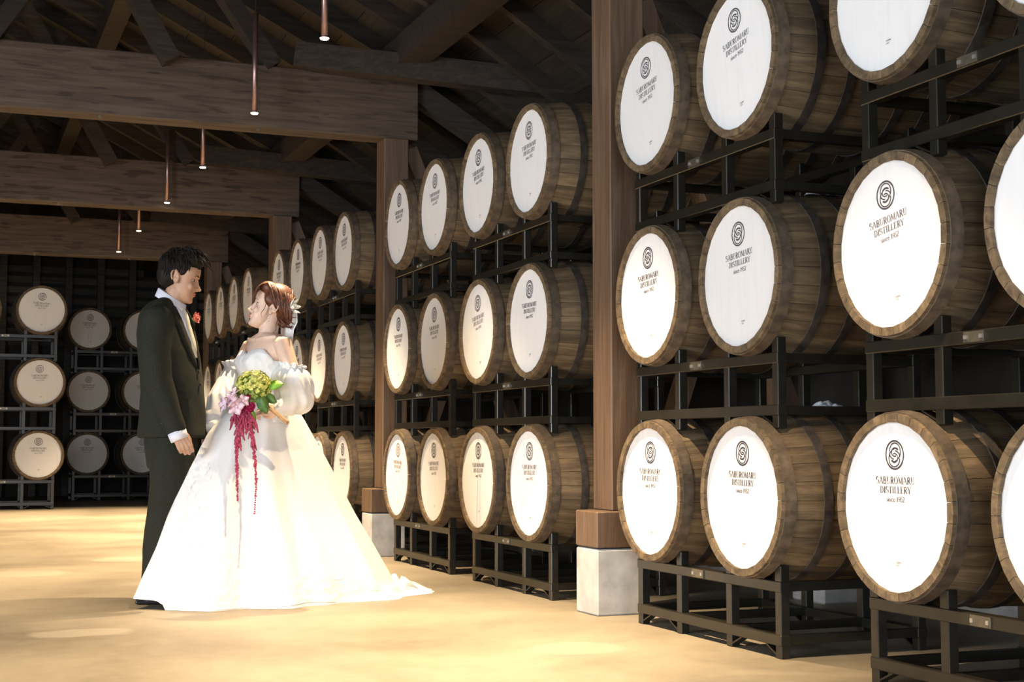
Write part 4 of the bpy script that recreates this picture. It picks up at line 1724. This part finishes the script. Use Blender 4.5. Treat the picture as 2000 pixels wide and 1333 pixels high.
pu.remesh('puff_sleeve', 'satin', bride, 0.008, 5, puff_brush(pc, 0.006))
ps = MB()
ps.chain([bp(459, 720, 0.13), bp(448, 750, 0.1), bp(434, 785, 0.05), bp(424, 822, 0.0)], [0.05, 0.066, 0.078, 0.066], 24)
ps.ell(bp(416, 815, 0.0), (0.05, 0.06, 0.05))
ps.ell(bp(418, 832, -0.02), (0.052, 0.06, 0.04))
ps.remesh('puff_sleeve', 'satin', bride, 0.008, 5, puff_brush(bp(440, 775, 0.06), 0.006))


def frill(c, ax, r, name='frill'):
    ax = Vector(ax).normalized()
    x = ax.orthogonal().normalized()
    y = ax.cross(x)
    m = MB()
    nn = 96
    rg = []
    for off, rr_, wv in ((-0.016, r * 1.0, 0.0), (0.0, r * 1.04, 0.002), (0.016, r * 1.13, 0.008), (0.017, r * 1.1, 0.008), (0.0, r * 0.99, 0.002), (-0.016, r * 0.97, 0.0)):
        row = []
        for j in range(nn):
            a = 2 * PI * j / nn
            q = rr_ + wv * math.sin(a * 12)
            row.append(Vector(c) + x * (math.cos(a) * q) + y * (math.sin(a) * q) + ax * (off + 0.6 * wv * math.cos(a * 9)))
        rg.append(row)
    m.loft(rg + [rg[0]], cap=False)
    m.build(name, 'satin', bride, True)


frill(bp(571, 719, -0.15), (0.15, 0.05, 1), 0.058)
frill(bp(459, 712, 0.13), (-0.15, 0.05, 1), 0.055)
frill(bp(545, 801, -0.268), (-0.9, -0.3, 0.2), 0.034, 'wrist_frill')

# ------------------------------------------------------------------ bouquet
bq = empty('bouquet', tuple(BF.o), -YAW)
tag(bq, 'bridal bouquet of green hydrangea, pink orchids and trailing crimson amaranth', 'bouquet')
BV = -0.34
rnd = random.Random(21)


def flower4(m, c, nv, sz, n=4):
    nv = Vector(nv).normalized()
    x = nv.orthogonal().normalized()
    y = nv.cross(x)
    a0 = rnd.random() * 6
    for q in range(n):
        a = a0 + q * 2 * PI / n
        petal(m, c, x * math.cos(a) + y * math.sin(a) + nv * 0.25, nv, sz, sz * 0.42, 0.1, 3)


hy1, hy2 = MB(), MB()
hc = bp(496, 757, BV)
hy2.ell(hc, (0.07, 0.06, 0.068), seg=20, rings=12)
for i in range(230):
    a = rnd.uniform(0, 2 * PI)
    b = math.asin(rnd.uniform(-0.9, 1))
    d = Vector((math.cos(a) * math.cos(b), math.sin(a) * math.cos(b), math.sin(b)))
    p = hc + Vector((d.x * 0.078, d.y * 0.068, d.z * 0.074)) * rnd.uniform(0.95, 1.12)
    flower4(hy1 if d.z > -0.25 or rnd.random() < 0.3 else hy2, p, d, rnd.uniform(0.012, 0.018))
hh_ = hy1.build('hydrangea', 'hydrangea', bq)
hh_['kind'] = 'stuff'
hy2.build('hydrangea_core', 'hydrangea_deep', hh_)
def leaf(x, y, v, d, up, L, W, mat):
    m = MB()
    petal(m, bp(x, y, v), d, up, L, W, -0.15, 8)
    m.build('leaf', mat, bq, True)


leaf(524, 757, BV - 0.02, (1, -0.1, 0.3), (0, -1, 0.5), 0.075, 0.026, 'leaf_bright')
leaf(505, 778, BV - 0.05, (0.5, -0.1, -0.85), (0, -1, 0.2), 0.085, 0.026, 'leaf_dark')
leaf(512, 775, BV - 0.05, (0.25, -0.1, -1), (0.2, -1, 0.2), 0.08, 0.024, 'leaf_dark')
leaf(520, 772, BV - 0.03, (0.75, -0.1, -0.6), (0, -1, 0.2), 0.06, 0.022, 'leaf_dark')
leaf(490, 800, BV - 0.03, (0.15, 0, -1), (0, -1, 0.2), 0.085, 0.02, 'leaf_bright')
# pale pink orchids
for (x, y, sz, nv) in ((453, 780, 0.05, (-0.5, -0.8, 0.3)), (440, 790, 0.045, (-0.7, -0.6, 0.1)), (462, 795, 0.048, (-0.1, -0.9, 0.0)), (455, 770, 0.038, (-0.3, -0.6, 0.7)), (475, 783, 0.035, (0.2, -0.9, -0.1))):
    m = MB()
    flower4(m, bp(x, y, BV - 0.06), nv, sz, 5)
    m.ell(bp(x, y, BV - 0.065), (0.007, 0.007, 0.007), seg=8, rings=6)
    m.build('orchid', 'orchid', bq, True)
# magenta roses
for (x, y, r) in ((481, 778, 0.03), (489, 798, 0.034), (449, 772, 0.02), (476, 797, 0.028)):
    m = MB()
    c = bp(x, y, BV - 0.035)
    for i in range(18):
        a = i * 2.399
        t = i / 17
        nv = Vector((0.1, -0.95, 0.2)).normalized()
        xx = nv.orthogonal().normalized()
        yy = nv.cross(xx)
        dr = (xx * math.cos(a) + yy * math.sin(a)) * lerp(0.25, 1, t) + nv * lerp(1, 0.35, t)
        petal(m, c, dr, nv, r * lerp(0.7, 1.1, t), r * 0.55, 0.35, 4)
    m.build('rose', 'magenta', bq, True)
# amaranth tails


def tail(px, name='amaranth_tail', rmax=0.014):
    P = [bp(*q) for q in px]
    m = MB()
    nseg = 60
    for i in range(nseg):
        t = i / (nseg - 1) * (len(P) - 1)
        k = min(int(t), len(P) - 2)
        p = P[k].lerp(P[k + 1], t - k)
        u = i / (nseg - 1)
        r = rmax * (1 - 0.62 * u) * rnd.uniform(0.75, 1.15)
        for q in range(4):
            off = Vector((rnd.uniform(-1, 1), rnd.uniform(-1, 1), rnd.uniform(-0.6, 0.6))) * r * 0.6
            m.ell(p + off, (r * 0.62, r * 0.62, r * 0.75), seg=7, rings=5)
        if u < 0.42 and rnd.random() < 0.85:    # side tassels
            d = Vector((rnd.uniform(-1, 1), rnd.uniform(-0.8, 0.2), -rnd.uniform(0.5, 1.1))).normalized()
            L = rnd.uniform(0.03, 0.065) * (1 - u * 0.8)
            m.chain([p, p + d * L * 0.5, p + d * L * 0.75 + Vector((0, 0, -L * 0.35))], [r * 0.5, r * 0.52, r * 0.32], 6)
    m.build(name, 'amaranth', bq, True)


tail([(472, 805, BV - 0.03), (467, 840, BV - 0.05), (462, 880, BV - 0.06), (463, 930, BV - 0.09), (464, 978, BV - 0.13)])
tail([(482, 808, BV - 0.03), (491, 840, BV - 0.05), (496, 880, BV - 0.06), (501, 940, BV - 0.1), (497, 1004, BV - 0.15)], rmax=0.0125)
tail([(462, 806, BV - 0.04), (455, 822, BV - 0.05), (449, 840, BV - 0.05)], rmax=0.009)
tail([(478, 808, BV - 0.04), (474, 830, BV - 0.05), (476, 850, BV - 0.06)], rmax=0.009)
tail([(486, 806, BV - 0.03), (500, 828, BV - 0.05), (504, 845, BV - 0.05)], rmax=0.009)
# stems through the hand
st = MB()
for k in range(7):
    a, b = bp(505 + k * 0.8, 780 + (k % 3) * 2, BV + 0.03 * math.sin(k)), bp(556 + (k % 4) * 2.2, 820 + (k * 1.3) % 8, -0.335 + 0.008 * math.cos(k * 2))
    st.chain([a, a.lerp(b, 0.6), b], [0.005, 0.005, 0.0055], 8)
st.build('stems', 'stem', bq, True)
